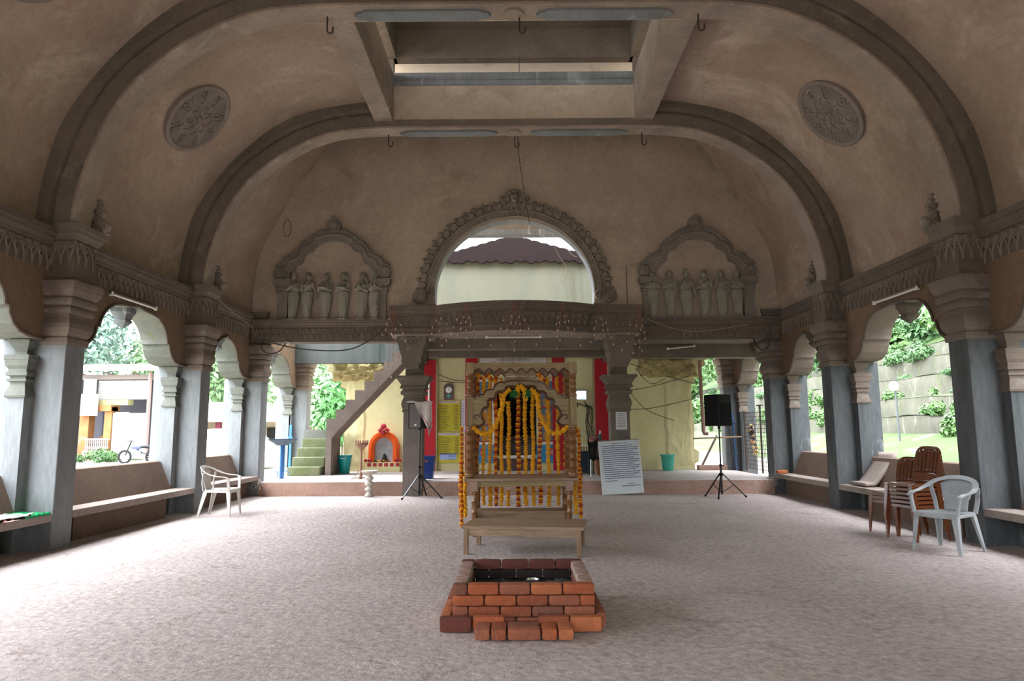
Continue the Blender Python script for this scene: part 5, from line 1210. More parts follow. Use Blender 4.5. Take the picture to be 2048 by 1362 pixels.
# ------------------------------------------------------------------ niches with statues
def niche(cx, hw, side):
    t = thing('statue_niche', 'lobed carved frame over the six %s statues, topped by a leaf finial' % side, 'niche', (cx, YW, 3.82))
    for q in (-1,1):
        g = MB(); x0, x1 = sorted((cx+q*(hw-.32), cx+q*(hw-.09))); g.box(x0,x1,YW-.10,YW,3.82,4.42)
        for o, za, zb in ((.02,4.42,4.46),(.035,4.48,4.52),(.02,4.53,4.56),(.06,4.58,4.62),(.09,4.62,4.73)): g.box(x0-o,x1+o,YW-.10-o,YW,za,zb)
        g.box(x0,x1,YW-.10,YW,4.46,4.58); g.build('pilaster', M['niche'], t)
    out = [(1.24,4.75),(1.22,5.06),(1.12,5.10),(1.04,5.24),(.90,5.30),(.80,5.36),(.74,5.50),(.64,5.60),(.54,5.64),(.46,5.74),(.34,5.82),(.18,5.88),(0,5.9)]
    inn = [(.94,4.75),(.94,4.88),(.86,4.94),(.83,5.03),(.74,5.08),(.68,5.12),(.65,5.24),(.58,5.34),(.46,5.38),(.40,5.47),(.28,5.55),(.14,5.60),(0,5.61)]
    o = catmull(out,3); n_ = catmull(inn,3); k = hw/1.28
    g = MB(); g.prism([(cx+x*k,z) for x,z in o]+[(cx-x*k,z) for x,z in o[::-1][1:]]+[(cx-x*k,z) for x,z in n_]+[(cx+x*k,z) for x,z in n_[::-1][1:]], 'y', YW-.09, YW)
    for q in (-1,1):
        for i in range(0,len(o)-1): g.ball((cx+q*o[i][0]*k, YW-.09, o[i][1]-.02), (.035,.04,.035), 6, 5)
        mid = [((a[0]*.5+b[0]*.5)*k, (a[1]+b[1])/2) for a, b in zip(o, n_)]
        g.tube([(cx+q*x, YW-.10, z) for x, z in mid], .03, 6); g.tube([(cx+q*x*k, YW-.09, z+.01) for x, z in n_], .02, 5)
        g.ball((cx+q*(hw-.14),YW-.07,4.87),(.15,.08,.15),14,8); g.tube([(cx+q*(hw-.14+.13*(1-.1*t_)*math.cos(.8*t_)),YW-.14,4.87+.13*(1-.1*t_)*math.sin(.8*t_)) for t_ in range(9)],.018,5)
    g.build('lobed_arch', M['niche'], t, smooth=50)
    g = MB(); g.prism([(cx-.06,5.72),(cx+.06,5.72),(cx+.10,5.84),(cx+.17,5.96),(cx+.15,6.06),(cx+.07,6.13),(cx,6.21),(cx-.07,6.13),(cx-.15,6.06),(cx-.17,5.96),(cx-.10,5.84)], 'y', YW-.10, YW); g.ball((cx,YW-.10,5.99),(.10,.04,.09),12,7); g.ring((cx,YW-.12,5.99),.075,.015,16,5); g.build('leaf_finial', M['niche'], t, smooth=50)
niche(-4.03, 1.30, 'left'); niche(4.09, 1.32, 'right')
def statue(x, label, pose, hair, seed, group, skirt=1.0, lean=0):
    y = YW-.10; z0 = 3.82; g = MB(); rs = random.Random(seed)
    prof = [(.085,.065,0),(.10,.07,.02),(.085,.06,.04),(.09,.065,.12),(.105,.07,.28),(.125,.08,.42),(.135,.085,.52),(.125,.08,.58),(.10,.068,.63),(.09,.062,.67),(.105,.072,.73),(.12,.078,.78),(.115,.068,.82),(.075,.05,.855),(.035,.035,.87),(.032,.034,.90)]
    hip = lean*.03
    rings = [[(x + hip*math.sin(PI*min(1,z/.85)) + a*skirt*math.cos(2*PI*k/20), y - .0 + b*math.sin(2*PI*k/20)*(1+.10*math.sin(k*PI*1.0)*(z<.55)), z0+z) for k in range(20)] for a, b, z in prof]
    g.loft(rings)
    hx = x + hip*.4; hz = z0+.965
    g.ball((hx, y-.005, hz), (.058,.062,.078), 12, 9); g.ball((hx, y-.066, hz-.008), (.011,.016,.018), 6, 5)     # nose
    g.ball((hx, y-.058, hz-.035), (.018,.012,.008), 6, 4); g.ball((hx,y-.048,hz-.062),(.022,.018,.014),6,5)
    for q in (-1,1): g.ball((hx+q*.023,y-.056,hz+.012),(.012,.009,.008),6,4); g.ball((hx+q*.06,y,hz-.005),(.012,.018,.026),6,5); g.ball((x+hip+q*.05,y-.075,z0+.755),(.038,.035,.036),8,6)
    if hair == 'bun': g.ball((hx,y+.03,hz+.03),(.07,.06,.07),10,7); g.ball((hx+.05,y+.02,hz+.075),(.04,.04,.04),8,6)
    elif hair == 'veil':
        g.ball((hx,y+.03,hz+.02),(.082,.05,.095),12,8); g.tube([(hx+.07,y+.02,hz),(hx+.10,y+.03,hz-.12),(hx+.11,y+.03,hz-.28)],[.03,.035,.02],7)
    elif hair == 'crown': g.lathe((hx,y+.005,hz+.045),[(.058,0),(.062,.02),(.05,.04),(.035,.08),(.012,.10),(0,.105)],10)
    elif hair == 'halo': g.ball((hx,y+.04,hz+.01),(.095,.03,.105),14,8)
    sh = z0+.815
    def arm(q, el, ha):
        S = (x+hip+q*.115, y, sh); E = (x+q*el[0], y+el[1], z0+el[2]); H = (x+ha[0], y+ha[1], z0+ha[2])
        g.tube([S, tuple(lerp(a,b,.5) for a,b in zip(S,E)), E], [.034,.030,.026], 8); g.tube([E, tuple(lerp(a,b,.6) for a,b in zip(E,H)), H], [.026,.022,.018], 8)
        d = (Vector(H)-Vector(E)).normalized(); g.ball(Vector(H)+d*.02, (.022,.018,.022), 8, 6)
        for k in range(4): g.tube([Vector(H)+d*.02+Vector((0,0,.012*(k-1.5))), Vector(H)+d*(.055-.004*abs(k-1.4))+Vector((0,0,.011*(k-1.5)))], .0065, 5)
        g.tube([Vector(H), Vector(H)+d*.025+Vector((0,-.01,.025))], .008, 5)
    if pose == 'namaste': arm(-1,(.15,-.03,.66),(-.012,-.13,.73)); arm(1,(.15,-.03,.66),(.012,-.13,.73)); g.tube([(x,y-.14,z0+.74),(x,y-.15,z0+.80)],[.022,.012],6)
    elif pose == 'tray': arm(-1,(.15,-.05,.64),(-.09,-.16,.66)); arm(1,(.15,-.05,.64),(.07,-.16,.66)); g.lathe((x-.02,y-.17,z0+.675),[(0,0),(.10,0),(.115,.012),(0,.014)],16); [g.ball((x-.02+dx,y-.17,z0+.70),(.028,.028,.026),7,5) for dx in (-.06,0,.06)]
    elif pose == 'pot': arm(-1,(.15,-.03,.65),(-.05,-.14,.70)); arm(1,(.15,-.03,.63),(.03,-.14,.67)); g.lathe((x-.02,y-.15,z0+.66),[(0,0),(.03,.005),(.05,.04),(.035,.075),(.025,.085),(.04,.10),(0,.10)],12)
    elif pose == 'side': arm(-1,(.15,-.03,.64),(-.10,-.13,.72)); arm(1,(.16,0,.62),(.17,-.03,.44)); g.ball((x-.1,y-.14,z0+.78),(.025,.025,.04),7,5)
    elif pose == 'raise': arm(-1,(.15,-.03,.64),(-.06,-.14,.68)); arm(1,(.17,-.03,.68),(.13,-.11,.86))
    elif pose == 'staff': arm(-1,(.16,-.02,.64),(-.13,-.12,.80)); arm(1,(.15,-.03,.64),(.04,-.14,.66)); g.tube([(x-.13,y-.14,z0+.60),(x-.14,y-.14,z0+.95)],.010,6)
    # sari pleats and sash
    for k in range(5): xx = x+(k-2)*.03; g.tube([(xx*.0+x+(k-2)*.022,y-.062,z0+.62),(x+(k-2)*.033,y-.083,z0+.42),(x+(k-2)*.026,y-.066,z0+.04)],.009,5)
    g.tube([(x-.11,y-.03,z0+.60),(x,y-.085,z0+.60),(x+.11,y-.03,z0+.60)],.016,6); g.tube(catmull([(x+.10,y-.03,z0+.83),(x+.02,y-.085,z0+.76),(x-.09,y-.06,z0+.64)],4),.016,6)
    for q in (-1,1): g.ball((x+q*.04,y-.08,z0+.015),(.032,.05,.018),8,5)
    g.box(x-.12,x+.12,y-.10,y+.08,z0-.005,z0+.012)
    o = g.build('statue', M['statue'], remesh=.009); tag(o, label, 'statue', group); return o
GL, GR = 'six statues in the left niche', 'six statues in the right niche'
for x, pose, hair, lab, ln in ((-4.90,'namaste','crown','cement statue of a woman with hands joined, first from the left in the left niche',1),(-4.55,'side','halo','cement statue with one arm hanging down, second in the left niche',-1),(-4.18,'tray','bun','cement statue holding offerings to one side, third in the left niche',1),(-3.77,'tray','veil','veiled cement statue carrying a flat tray, fourth in the left niche',0),(-3.37,'pot','veil','cement statue holding up a small pot, fifth in the left niche',1),(-3.06,'namaste','bun','cement statue with joined hands, last on the right in the left niche',-1)):
    statue(x, lab, pose, hair, int(abs(x)*100), GL, 1, ln)
for x, pose, hair, lab, ln in ((3.08,'namaste','bun','cement statue with joined hands, first from the left in the right niche',0),(3.46,'pot','halo','broad cement statue with both hands at the waist, second in the right niche',0),(3.84,'side','crown','cement statue with a sash and hanging arm, third in the right niche',-1),(4.21,'raise','bun','cement statue raising its left hand, fourth in the right niche',1),(4.61,'staff','veil','cement statue raising a staff, fifth in the right niche',0),(4.95,'namaste','bun','cement statue with hands joined, last on the right in the right niche',0)):
    statue(x, lab, pose, hair, int(abs(x)*100), GR, 1.05, ln)

# ------------------------------------------------------------------ medallions on the vault
def medallion(x, y, z, nrm, label, R=.62):
    g = MB(); n = Vector(nrm).normalized(); ty = Vector((0,1,0)); tx = ty.cross(n).normalized(); c = Vector((x,y,z))
    def Q(a, b, h): return c + tx*a + ty*b + n*h
    def disc(prof, m=0, k=48):
        rings = [[Q(r*math.cos(2*PI*i/k), r*math.sin(2*PI*i/k), h) for i in range(k)] for r, h in prof]; g.loft(rings, True, True, m)
    t = thing('ceiling_medallion', label, 'medallion', c)
    disc([(R,-.04),(R,.045),(R*.97,.06),(R*.90,.06),(R*.87,.045),(R*.86,.02),(.0,.025)]); g.build('disc', M['medal'], t, smooth=50)
    g = MB()
    for i in range(8):
        a = 2*PI*i/8
        def L(u, w, h=.03): 
            return Q(R*(u*math.cos(a)-w*math.sin(a)), R*(u*math.sin(a)+w*math.cos(a)), h)
        for s in (1.0,.8,.6,.42):
            pts = [L(.85,.31*s), L(.66,.27*s), L(.50,.20*s), L(.42+.06*(1-s),0), L(.50,-.20*s), L(.66,-.27*s), L(.85,-.31*s)]; g.tube(catmull(pts,3), .016, 5)
        for u, w in ((.62,.0),(.70,.07),(.70,-.07),(.78,.0)): g.ring(L(u,w), .022, .008, 7, 4, 0, 'x') if False else g.ball(L(u,w,.03), .026, 6, 4)
        g.tube(catmull([L(.10,0),(L(.22,.07)),L(.36,.03),L(.42,0),L(.36,-.03),L(.22,-.07),L(.10,0)],3), .017, 5)
    g.ball(Q(0,0,.035), .045, 10, 7); g.build('petal_relief', M['medal'], t)
for s in (-1,1):
    medallion(XC+s*5.07, 10.36, 6.38, (-s*.75,0,-.66), 'round flower medallion on the %s of the vault, beyond the nearest rib' % SIDE[s])
    medallion(XC+s*5.0, 6.55, 6.46, (-s*.74,0,-.67), 'partly seen round medallion on the %s of the vault, at the top edge' % SIDE[s])
# ------------------------------------------------------------------ hooks, hanging wires, bulbs, tube lights
for x, y, z, lab in ((-2.44,8.5,6.9,'iron hook on the nearest rib, left of the roof opening'),(.13,8.5,6.88,'iron hook at the middle of the nearest rib'),(2.52,8.5,6.9,'iron hook on the nearest rib, right of the roof opening'),(-2.30,12.2,6.9,'iron hook on the far rib, left'),(.07,12.2,6.87,'iron hook at the middle of the far rib'),(2.45,12.2,6.9,'iron hook on the far rib, right')):
    g = MB(); g.tube([(x-.03,y,z+.02),(x-.03,y,z-.20),(x-.015,y,z-.235),(x+.015,y,z-.245),(x+.045,y,z-.22),(x+.05,y,z-.15)], .011, 6); tag(g.build('iron_hook', M['iron']), lab, 'hook', 'iron hooks under the ribs')
pb = thing('hanging_bulb','bare white bulb hanging on a long wire in front of the upper opening','lamp',(.34,13.6,5.4))
g = MB(); g.tube(catmull([(.13,11.9,8.3),(.13,12.1,7.6),(.10,12.3,6.75),(.2,13.0,6.2),(.34,13.6,5.56)],6), .006, 4); g.build('cord', M['wire'], pb)
g = MB(); g.lathe((.34,13.6,5.48),[(0,.08),(.022,.08),(.028,.03),(.028,0),(0,0)],12); g.build('holder', M['whitep'], pb)
g = MB(); g.lathe((.34,13.6,5.36),[(0,0),(.03,.01),(.045,.04),(.045,.09),(.03,.12),(0,.12)],14); g.build('bulb', M['whitep'], pb, smooth=60)
def tubelight(a, b, label, m=None):
    a, b = Vector(a), Vector(b); t = thing('tube_light', label, 'lamp', tuple(a)); d = (b-a).normalized(); off = Vector((-.03 if a.x > 0 else .03,0,-.02)) if abs(d.y) > .5 else Vector((0,-.03,-.02))
    g = MB(); g.bar(a,b,.05,.035); g.build('batten', M['ribl'], t)
    g = MB(); g.tube([a+d*.04+off,b-d*.04+off], .016, 8); g.build('tube', M['tube'], t)
    for p in (a+d*.02, b-d*.02): g = MB(); g.obox(p+off*.6,(.04,.04,.06)); g.build('end_cap', M['whitep'], t)
tubelight((sx(-1,.235),9.55,3.37),(sx(-1,.235),10.80,3.37),'tube light on the wall over the left middle arch')
tubelight((sx(1,.235),9.62,3.39),(sx(1,.235),10.85,3.39),'tube light on the wall over the right middle arch')
tubelight((-.62,14.75,3.405),(.60,14.75,3.405),'tube light under the balcony')
tubelight((3.75,16.675,3.35),(4.45,16.675,3.42),'tube light lying askew on the dark beam at the right of the stage')
cable([(-5.45,14.55,3.34),(-4.6,14.55,3.14),(-3.62,14.5,3.10),(-3.09,14.45,3.30),(-2.72,14.35,3.58)], .014, M['wire'], 'thick dark cable drooping under the left ledge to the balcony')
cable([(-5.45,14.55,3.34),(-5.40,14.55,3.12),(-5.25,14.55,3.04),(-5.08,14.65,3.10),(-5.0,14.85,3.32)], .014, M['wire'], 'loop of dark cable at the third left pillar')
cable([(2.78,14.6,3.80),(3.4,14.6,3.55),(4.02,14.6,3.47),(5.1,14.6,3.62)], .007, M['wirel'], 'thin pale cable drooping across the right ledge')
cable([(5.25,14.85,3.34),(5.22,14.55,3.12),(5.34,14.55,3.05),(5.46,14.55,3.16),(5.5,14.5,3.5)], .014, M['wire'], 'loop of dark cable at the third right pillar')
cable([(-5.62,12.6,3.92),(-5.6,13.4,3.75),(-5.52,14.3,3.55)], .006, M['wirel'], 'thin cable slack along the left cornice near the far wall')
g = MB(); g.ball((-4.98,14.85,3.31),(.07,.03,.04),8,6); tag(g.build('junction_knot', M['cloth']), 'white knot of tape on the cable at the left ledge', 'tape')
# strings of small festoon lights on the balcony
pend_m = flat('small_bulb',(.62,.5,.45),.3)
def lights(x, label, drops, seed, z0=None):
    rs = random.Random(seed); y = bow(x-XC)-.10; z = z0 or 4.02
    t = thing('string_lights', label, 'string lights', (x,y,z), group='strings of small lights on the balcony')
    g = MB(); B = []
    for dx, L in drops:
        pts = [(x,y,z)]; n = 5
        for k in range(1,n+1):
            pts.append((x+dx*1.2*k/n+rs.uniform(-.03,.03), y-.02*k/n, z-1.2*L*(k/n)**(.9)))
            if k > 1: B.append((pts[-1][0]+rs.uniform(-.02,.02), pts[-1][1]-.01, pts[-1][2]-.02))
        g.tube(pts, .0035, 4)
    g.build('cord', M['copper'], t)
    for b in B: h = MB(); h.ball(b, (.011,.011,.028), 6, 5, rot=(rs.uniform(-.5,.5),rs.uniform(-.5,.5),0)); h.build('bulb', pend_m, t)
LS = ((-2.58,'string of tiny bulbs at the left corner of the balcony',((-.05,1.1),(.1,.9),(.02,1.25),(.3,.75),(-.15,.5))),(-1.62,'string of tiny bulbs at the left bend of the balcony',((-.12,.6),(.08,.7),(.25,.5))),(-.97,'string of tiny bulbs left of the middle of the balcony',((-.15,.55),(.12,.6),(.02,.75),(-.35,.65))),(.02,'string of tiny bulbs at the middle of the balcony',((-.12,.6),(.12,.62),(0,.85),(.35,.75),(-.4,.75))),(1.0,'string of tiny bulbs right of the middle of the balcony',((-.12,.6),(.12,.55),(.32,.75),(-.1,.8))),(1.78,'string of tiny bulbs at the right bend of the balcony',((.1,.55),(-.1,.65),(.3,.7))),(2.64,'string of tiny bulbs at the right corner of the balcony',((.05,1.0),(-.1,.85),(-.02,1.2),(-.3,.8),(.1,.6))))
for i, (x, lab, dr) in enumerate(LS): lights(x, lab, dr, i)

g = MB(); g.tube([(-5.10+.085*math.cos(2*PI*k/20), YW-.02, 5.93+.20*math.sin(2*PI*k/20)) for k in range(21)], .009, 5); tag(g.build('wire_loop', M['rib']), 'oval iron wire loop on the far wall, up left of the left niche', 'wire')
g = MB(); g.tube([(2.52,YW-.02,3.9),(2.52,YW-.02,5.02)], .010, 6); tag(g.build('conduit', M['rib']), 'thin upright conduit on the far wall between the balcony and the right niche', 'conduit')
# ------------------------------------------------------------------ upper storey of the temple seen through the round-headed opening
g = MB(); pts = [(-5.5,3.6),(5.5,3.6)]; n = 60
for i in range(n+1):
    x = lerp(5.5,-5.5,i/n); pts.append((x, 6.10))
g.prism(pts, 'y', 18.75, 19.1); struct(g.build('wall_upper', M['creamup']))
rf = thing('tiled_roof','dark maroon tiled gable roof over the pale upper wall','roof',(.02,18.6,6.0))
g = MB(); bot = []; top = []; n = 110
for i in range(n+1):
    x = lerp(-3.2,3.2,i/n); bot.append((x, 6.04+.03*math.sin(x*9)+.035*noise.noise((x*3,1,1))+.03*math.sin(x*23)))
    top.append((x, max(6.10, 6.79-.28*abs(x) + .03*abs(math.sin(x*12)))))
g.prism(bot + top[::-1], 'y', 18.62, 18.72); g.build('gable_tiles', M['maroon'], rf)
g = MB()
for q in (-1,1):
    for i in range(18):
        x0, x1 = q*i*.2, q*(i+1)*.2; z0 = 6.74-.28*i*.2
        g.obox(((x0+x1)/2,19.8,z0-.05),(.24,2.2,.05),(0,q*.22,0))
g.build('roof_tiles', M['maroon'], rf)
g = MB(); g.box(-5,5,15.9,16.15,6.02,6.16,0); g.box(-5,5,15.9,16.15,6.16,6.9,1); struct(g.build('trim_7',[M['grey'],M['rib']]))
for pts, lab in (([(.9,15.6,6.2),(1.0,15.7,5.6),(1.3,16,5.1),(.9,16,4.6),(.3,16,4.1)],'pale cord looping across the upper opening'),([(1.05,15.6,5.9),(1.35,15.7,5.5),(1.5,15.8,5.45)],'short pale cord at the right of the upper opening')):
    cable(pts, .008, M['wirel'], lab, 'cord')
# ------------------------------------------------------------------ foliage
def leafmat(name, c1, c2): 
    m = mottled(name, c1, c2, tuple(a*.55 for a in c1), scale=1.2, bump=0, fine=.15, rough=.55); return m
LM = [leafmat('leaf_grey_green',(.24,.34,.29),(.17,.27,.22)), leafmat('leaf_bright',(.19,.32,.15),(.27,.41,.22)), leafmat('leaf_deep',(.06,.19,.055),(.10,.26,.08))]
HM = [leafmat('hill_leaf',(.055,.12,.035),(.09,.17,.05)), leafmat('hill_leaf_dark',(.035,.085,.03),(.055,.12,.035))]
bark = mottled('bark',(.22,.18,.13),(.15,.12,.09),scale=6,bump=.4,fine=.2)
def leafcloud(n, R, ls, seed, lobes=7):
    rs = random.Random(seed); g = MB(); C = []
    for k in range(lobes):
        v = Vector((rs.gauss(0,1), rs.gauss(0,1), rs.gauss(0,.8))); v.normalize(); v *= rs.uniform(.3,.68); C.append((Vector((v.x*R[0], v.y*R[1], v.z*R[2])), rs.uniform(.40,.62)))
    for i in range(n):
        c, r = rs.choice(C); v = Vector((rs.gauss(0,1), rs.gauss(0,1), rs.gauss(0,1))); v.normalize(); v *= r*rs.uniform(.72,1.03)
        p = c + Vector((v.x*R[0], v.y*R[1], v.z*R[2])); nn = (v.normalized() + Vector((rs.uniform(-.7,.7), rs.uniform(-.7,.7), rs.uniform(-.2,.9)))).normalized()
        a = nn.orthogonal().normalized(); a = Matrix.Rotation(rs.random()*6.3, 3, nn) @ a; b = nn.cross(a); l = ls*rs.uniform(.6,1.3); w = l*.42
        g.add([p-a*l*.5, p+b*w*.5-a*.05*l, p+a*l*.5-nn*l*.12, p-b*w*.5-a*.05*l], [(0,1,2,3)])
    return g
def tree(label, loc, H, R, mat, seed, n=4200, ls=.5, group=None, trunk=.16):
    t = thing('tree', label, 'tree', loc, group=group)
    g = leafcloud(n, R, ls, seed); g.v = [(x, y, z+H-R[2]*.9) for x,y,z in g.v]; g.build('crown', mat, t, local=True)
    rs = random.Random(seed); g = MB(); g.tube([(0,0,-.3),(rs.uniform(-.15,.15),0,H*.25),(rs.uniform(-.2,.2),.1,H*.5),(0,0,H*.75)],[trunk,trunk*.85,trunk*.7,trunk*.3],8)
    for k in range(4):
        a = rs.random()*6.3; g.tube([(0,0,H*.45),(R[0]*.3*math.cos(a),R[1]*.3*math.sin(a),H*.62),(R[0]*.55*math.cos(a),R[1]*.55*math.sin(a),H*.78)],[trunk*.5,trunk*.35,.03],6)
    g.build('trunk', bark, t, local=True); return t
tA = tree('tall grey-green tree directly behind the tin shed, leftmost', (-31,48,0), 12.5, (4.2,3.5,5.2), LM[0], 1)
tB = tree('tall bright green tree behind the tin shed, second from the left', (-27.5,52,0), 12, (3.6,3.4,5.4), LM[1], 2)
tC = tree('tall leafy tree seen through the second arch on the left', (-20.5,47,0), 12, (3.2,3.2,5.6), LM[1], 3)
trees = [(tA,(-35.5,50,0),1.1,'broad grey-green tree at the far left beyond the shed'),(tA,(-24.0,54,0),4.0,'tall grey-green tree behind the right end of the tin shed'),(tB,(-17.3,50,0),2.2,'tall bright tree seen through the third arch on the left'),(tB,(-22.6,56,0),.4,'tall bright tree farther behind the second arch on the left'),(tC,(-14.2,44,0),1.5,'leafy tree far behind the gap left of the yellow wall'),(tC,(-29.3,58,0),3.1,'tall tree farthest behind the tin shed'),(tA,(-11.0,55,0),2.6,'grey-green tree beyond the stairs'),(tA,(-17.5,60,0),5.2,'grey-green tree farthest back beyond the third arch on the left')]
for src, loc, rz, lab in trees: dup(src, loc, rz, lab)
tree('small leafy tree growing close behind the stairs', (-6.9,25.5,0), 4.6, (1.5,1.5,2.0), LM[1], 9, 2600, .3, trunk=.07)
tree('small bright tree growing behind the gap beside the stairs', (-5.9,23.5,0), 3.4, (1.0,1.0,1.5), LM[2], 10, 1800, .26, trunk=.05)
for x, y, lab in ((-20.9,40,'slim palm trunk, left one seen through the second arch on the left'),(-19.6,41,'slim palm trunk, right one seen through the second arch on the left')):
    t = thing('palm_tree', lab, 'palm', (x,y,0)); g = MB(); g.tube([(x,y,-.3),(x+.1,y,4),(x,y,8.5)],[.12,.1,.08],8); g.build('trunk', mottled('palm_bark',(.5,.48,.4),(.4,.38,.3),scale=5,bump=.2), t)
    for k in range(9):
        a = 2*PI*k/9; g = MB(); pts = [Vector((x,y,8.5))+Vector((math.cos(a)*r*1.9, math.sin(a)*r*1.9, .7*r-1.1*r*r*1.2)) for r in (0,.25,.5,.75,1.0)]
        g.tube(pts, .02, 4)
        for j in range(4):
            for m in range(4):
                p = pts[j].lerp(pts[j+1], m/4)
                for q in (-1,1): s_ = Vector((-math.sin(a),math.cos(a),0))*q; g.add([p, p+s_*.5+Vector((math.cos(a)*.2,math.sin(a)*.2,-.3)), p+Vector((math.cos(a)*.1,math.sin(a)*.1,0))],[(0,1,2)])
        g.build('frond', LM[1], t)
tD = tree('added unseen tree screening the low sky, opposite the left arches', (-17.5,17,-.2), 5.4, (3.0,2.6,2.9), leafmat('dense_leaf',(.05,.11,.035),(.07,.15,.05)), 55, 3600, .45)  # tree row added out of view to block low sky on the left
for i, yy in enumerate((12.5,8,3.5,-1,-5.5,-10)): dup(tD, (-17.2-.6*(i%2),yy,-.3), i*1.3, 'added unseen tree screening the low sky, %s toward the viewer' % ORD[i+1])
# ------------------------------------------------------------------ ground outside
def outmat(): 
    return mottled('yard_ground',(.36,.33,.29),(.28,.25,.21),(.14,.2,.07),scale=.28,bump=.3,bscale=5,fine=.2,c3w=(.52,.60))
g = MB(); g.sheet(lambda u,v: (lerp(-60,-6.25,u), lerp(-25,75,v), -.36+.36*min(1,max(0,(lerp(-25,75,v)-8)/16))), 30, 50); struct(g.build('ground_yard', outmat(), smooth=180))
lawn = mottled('lawn',(.028,.055,.010),(.042,.075,.018),(.11,.105,.08),scale=.5,bump=.5,bscale=12,fine=.3,c3w=(.56,.66))
def hz(x): return 0 if x < 7.2 else .25*(x-7.2)
g = MB()
def RG(u,v):
    x = lerp(6.3,12.02,u); y = lerp(-25,80,v); return (x, y, -.3 + .3*min(1,(x-6.3)/.9) + hz(x) + .04*noise.noise((x,y*.7,3)))
g.sheet(RG, 24, 120); struct(g.build('ground_lawn', [mottled('wet_path',(.20,.185,.165),(.15,.14,.12),(.08,.12,.04),scale=.6,bump=.3,bscale=6,fine=.2), lawn], smooth=180))
me = bpy.data.objects['ground_lawn'].data
for p in me.polygons:
    if p.center.x + bpy.data.objects['ground_lawn'].location.x > 8.6: p.material_index = 1
stone = mottled('terrace_stone',(.088,.085,.062),(.055,.054,.04),(.072,.098,.010),scale=1.1,stretch=(1,1,.35),bump=.5,bscale=9,fine=.3,c4=(.15,.15,.12),c4scale=1.6,c4w=(.57,.7))
TER = [(12.0,1.2,1.72),(13.5,1.72,2.38),(15.0,2.5,3.25),(16.5,3.35,4.15),(18.2,4.2,5.0)]
for i,(x,z0,z1) in enumerate(TER):
    t = thing('terrace','%s mossy terrace wall of the right hillside, counting up from the lawn' % ORD[i],'wall',(x,30,z0))
    g = MB(); g.sheet(lambda u,v: (x+.04*noise.noise((u*90,v*3,i)) + (.0 if v<1 else .02), lerp(-20,75,u), lerp(z0-.2,z1,v)+.06*noise.noise((u*60,i,v))), 260, 4); g.build('face', stone, t, smooth=60)
    x2 = TER[i+1][0] if i < 4 else 40; zz = TER[i+1][1] if i < 4 else 17
    g = MB(); g.sheet(lambda u,v: (lerp(x,x2+.05,v), lerp(-20,75,u), lerp(z1,zz,v)+.08*noise.noise((u*50,v*4,i))), 160, 4 if i < 4 else 14); g.build('top', lawn, t, smooth=180)
# shrubs on the terraces and creepers on their faces
sb = [None]*3
rs = random.Random(21)
def shrub(k, loc, s, lab, rz, grp='shrubs on the terraced hillside'):
    if sb[k] is None:
        g = leafcloud((900,700,1000)[k], ((.55,.55,.45),(.5,.7,.35),(.4,.4,.7))[k], (.17,.14,.2)[k], 40+k, 5); g.v = [(x,y,z+.25) for x,y,z in g.v]
        o = g.build('shrub', HM[(0,1,0)[k]], local=True); sb[k] = o; o.location = loc; o.scale = (s,s,s); o.rotation_euler = (0,0,rz); tag(o, lab, 'shrub', grp); return o
    o = sb[k].copy(); COL.objects.link(o); o.location = loc; o.scale = (s,s,s); o.rotation_euler = (0,0,rz); tag(o, lab, 'shrub', grp); return o
LV = ['lowest','second','third','fourth','fifth']
def where(y): return 'nearest the viewer' if y < 19 else ('in the middle right arch' if y < 32 else ('in the far right arches' if y < 50 else 'at the hill\'s far end'))
cnt = {}
for i,(x,z0,z1) in enumerate(TER):
    y = 13.0
    while y < 62:
        k = rs.randrange(3); key = (i, where(y)); cnt[key] = cnt.get(key,0)+1; no = cnt[key]
        lab = '%s shrub on the %s terrace ledge, %s' % (ORD[min(no-1,23)], LV[i], where(y))
        shrub(k, (x+rs.uniform(-.05,.5) if i < 4 else x+rs.uniform(0,1), y, z1-.12 if rs.random() < .6 else z1-.45), rs.uniform(.5,1.05)*(1.3 if i > 2 else 1), lab, rs.random()*6)
        y += rs.uniform(.7,1.9) * (1+.02*y)
for row, (xa, nm) in enumerate(((19.0,'lowest'),(22.0,'second'),(25.5,'third'),(29.5,'topmost'))):
    for j in range(13):
        x = xa+rs.uniform(-.9,.9); y = 22+j*2.5+rs.uniform(-.8,.8); z = 5+(x-18.2)*(12/21.8)
        shrub(j % 3, (x,y,z-.3), rs.uniform(2.2,3.6), 'large bush above the terraces, %s row, %s from the near end' % (nm, ORD[j]), rs.random()*6, 'bushes above the terraces')
t0 = tree('tall bright tree on top of the right hillside, nearest', (25,33,8.5), 7, (3,3,3.2), HM[0], 31, 3600, .42)
for loc, rz, lab in (((24,42,8.2),1,'tree on top of the right hillside, second from the near end'),((23,53,7.5),2,'tree on top of the right hillside, third from the near end'),((20,62,5),3,'tree at the far end of the right hillside'),((29,25,10),4,'tree highest on the right hillside, nearest the viewer'),((15.5,64,2),5,'tree beyond the gap right of the yellow wall'),((11,70,1),.5,'tree far beyond the gap right of the yellow wall'),((19,72,2.5),1.7,'tree farthest away behind the right hillside'),((17.6,56,3.4),2.9,'tree low on the far slope beyond the far right arches')): dup(t0, loc, rz, lab)
for loc, lab in (((12.3,48,.6),'dark bush at the far end of the lawn, left'),((13.4,50,.8),'dark bush at the far end of the lawn, right')):
    o = shrub(2, loc, 3.0, lab, 1.0)
lp_ = thing('lamp_post','thin grey lamp post on the lawn seen through the middle right arch','lamp post',(11.15,20,.9))
g = MB(); g.tube([(11.15,20,.8),(11.13,20,2.45)],.03,8); g.build('pole', flat('post_grey',(.06,.065,.07),.6), lp_)
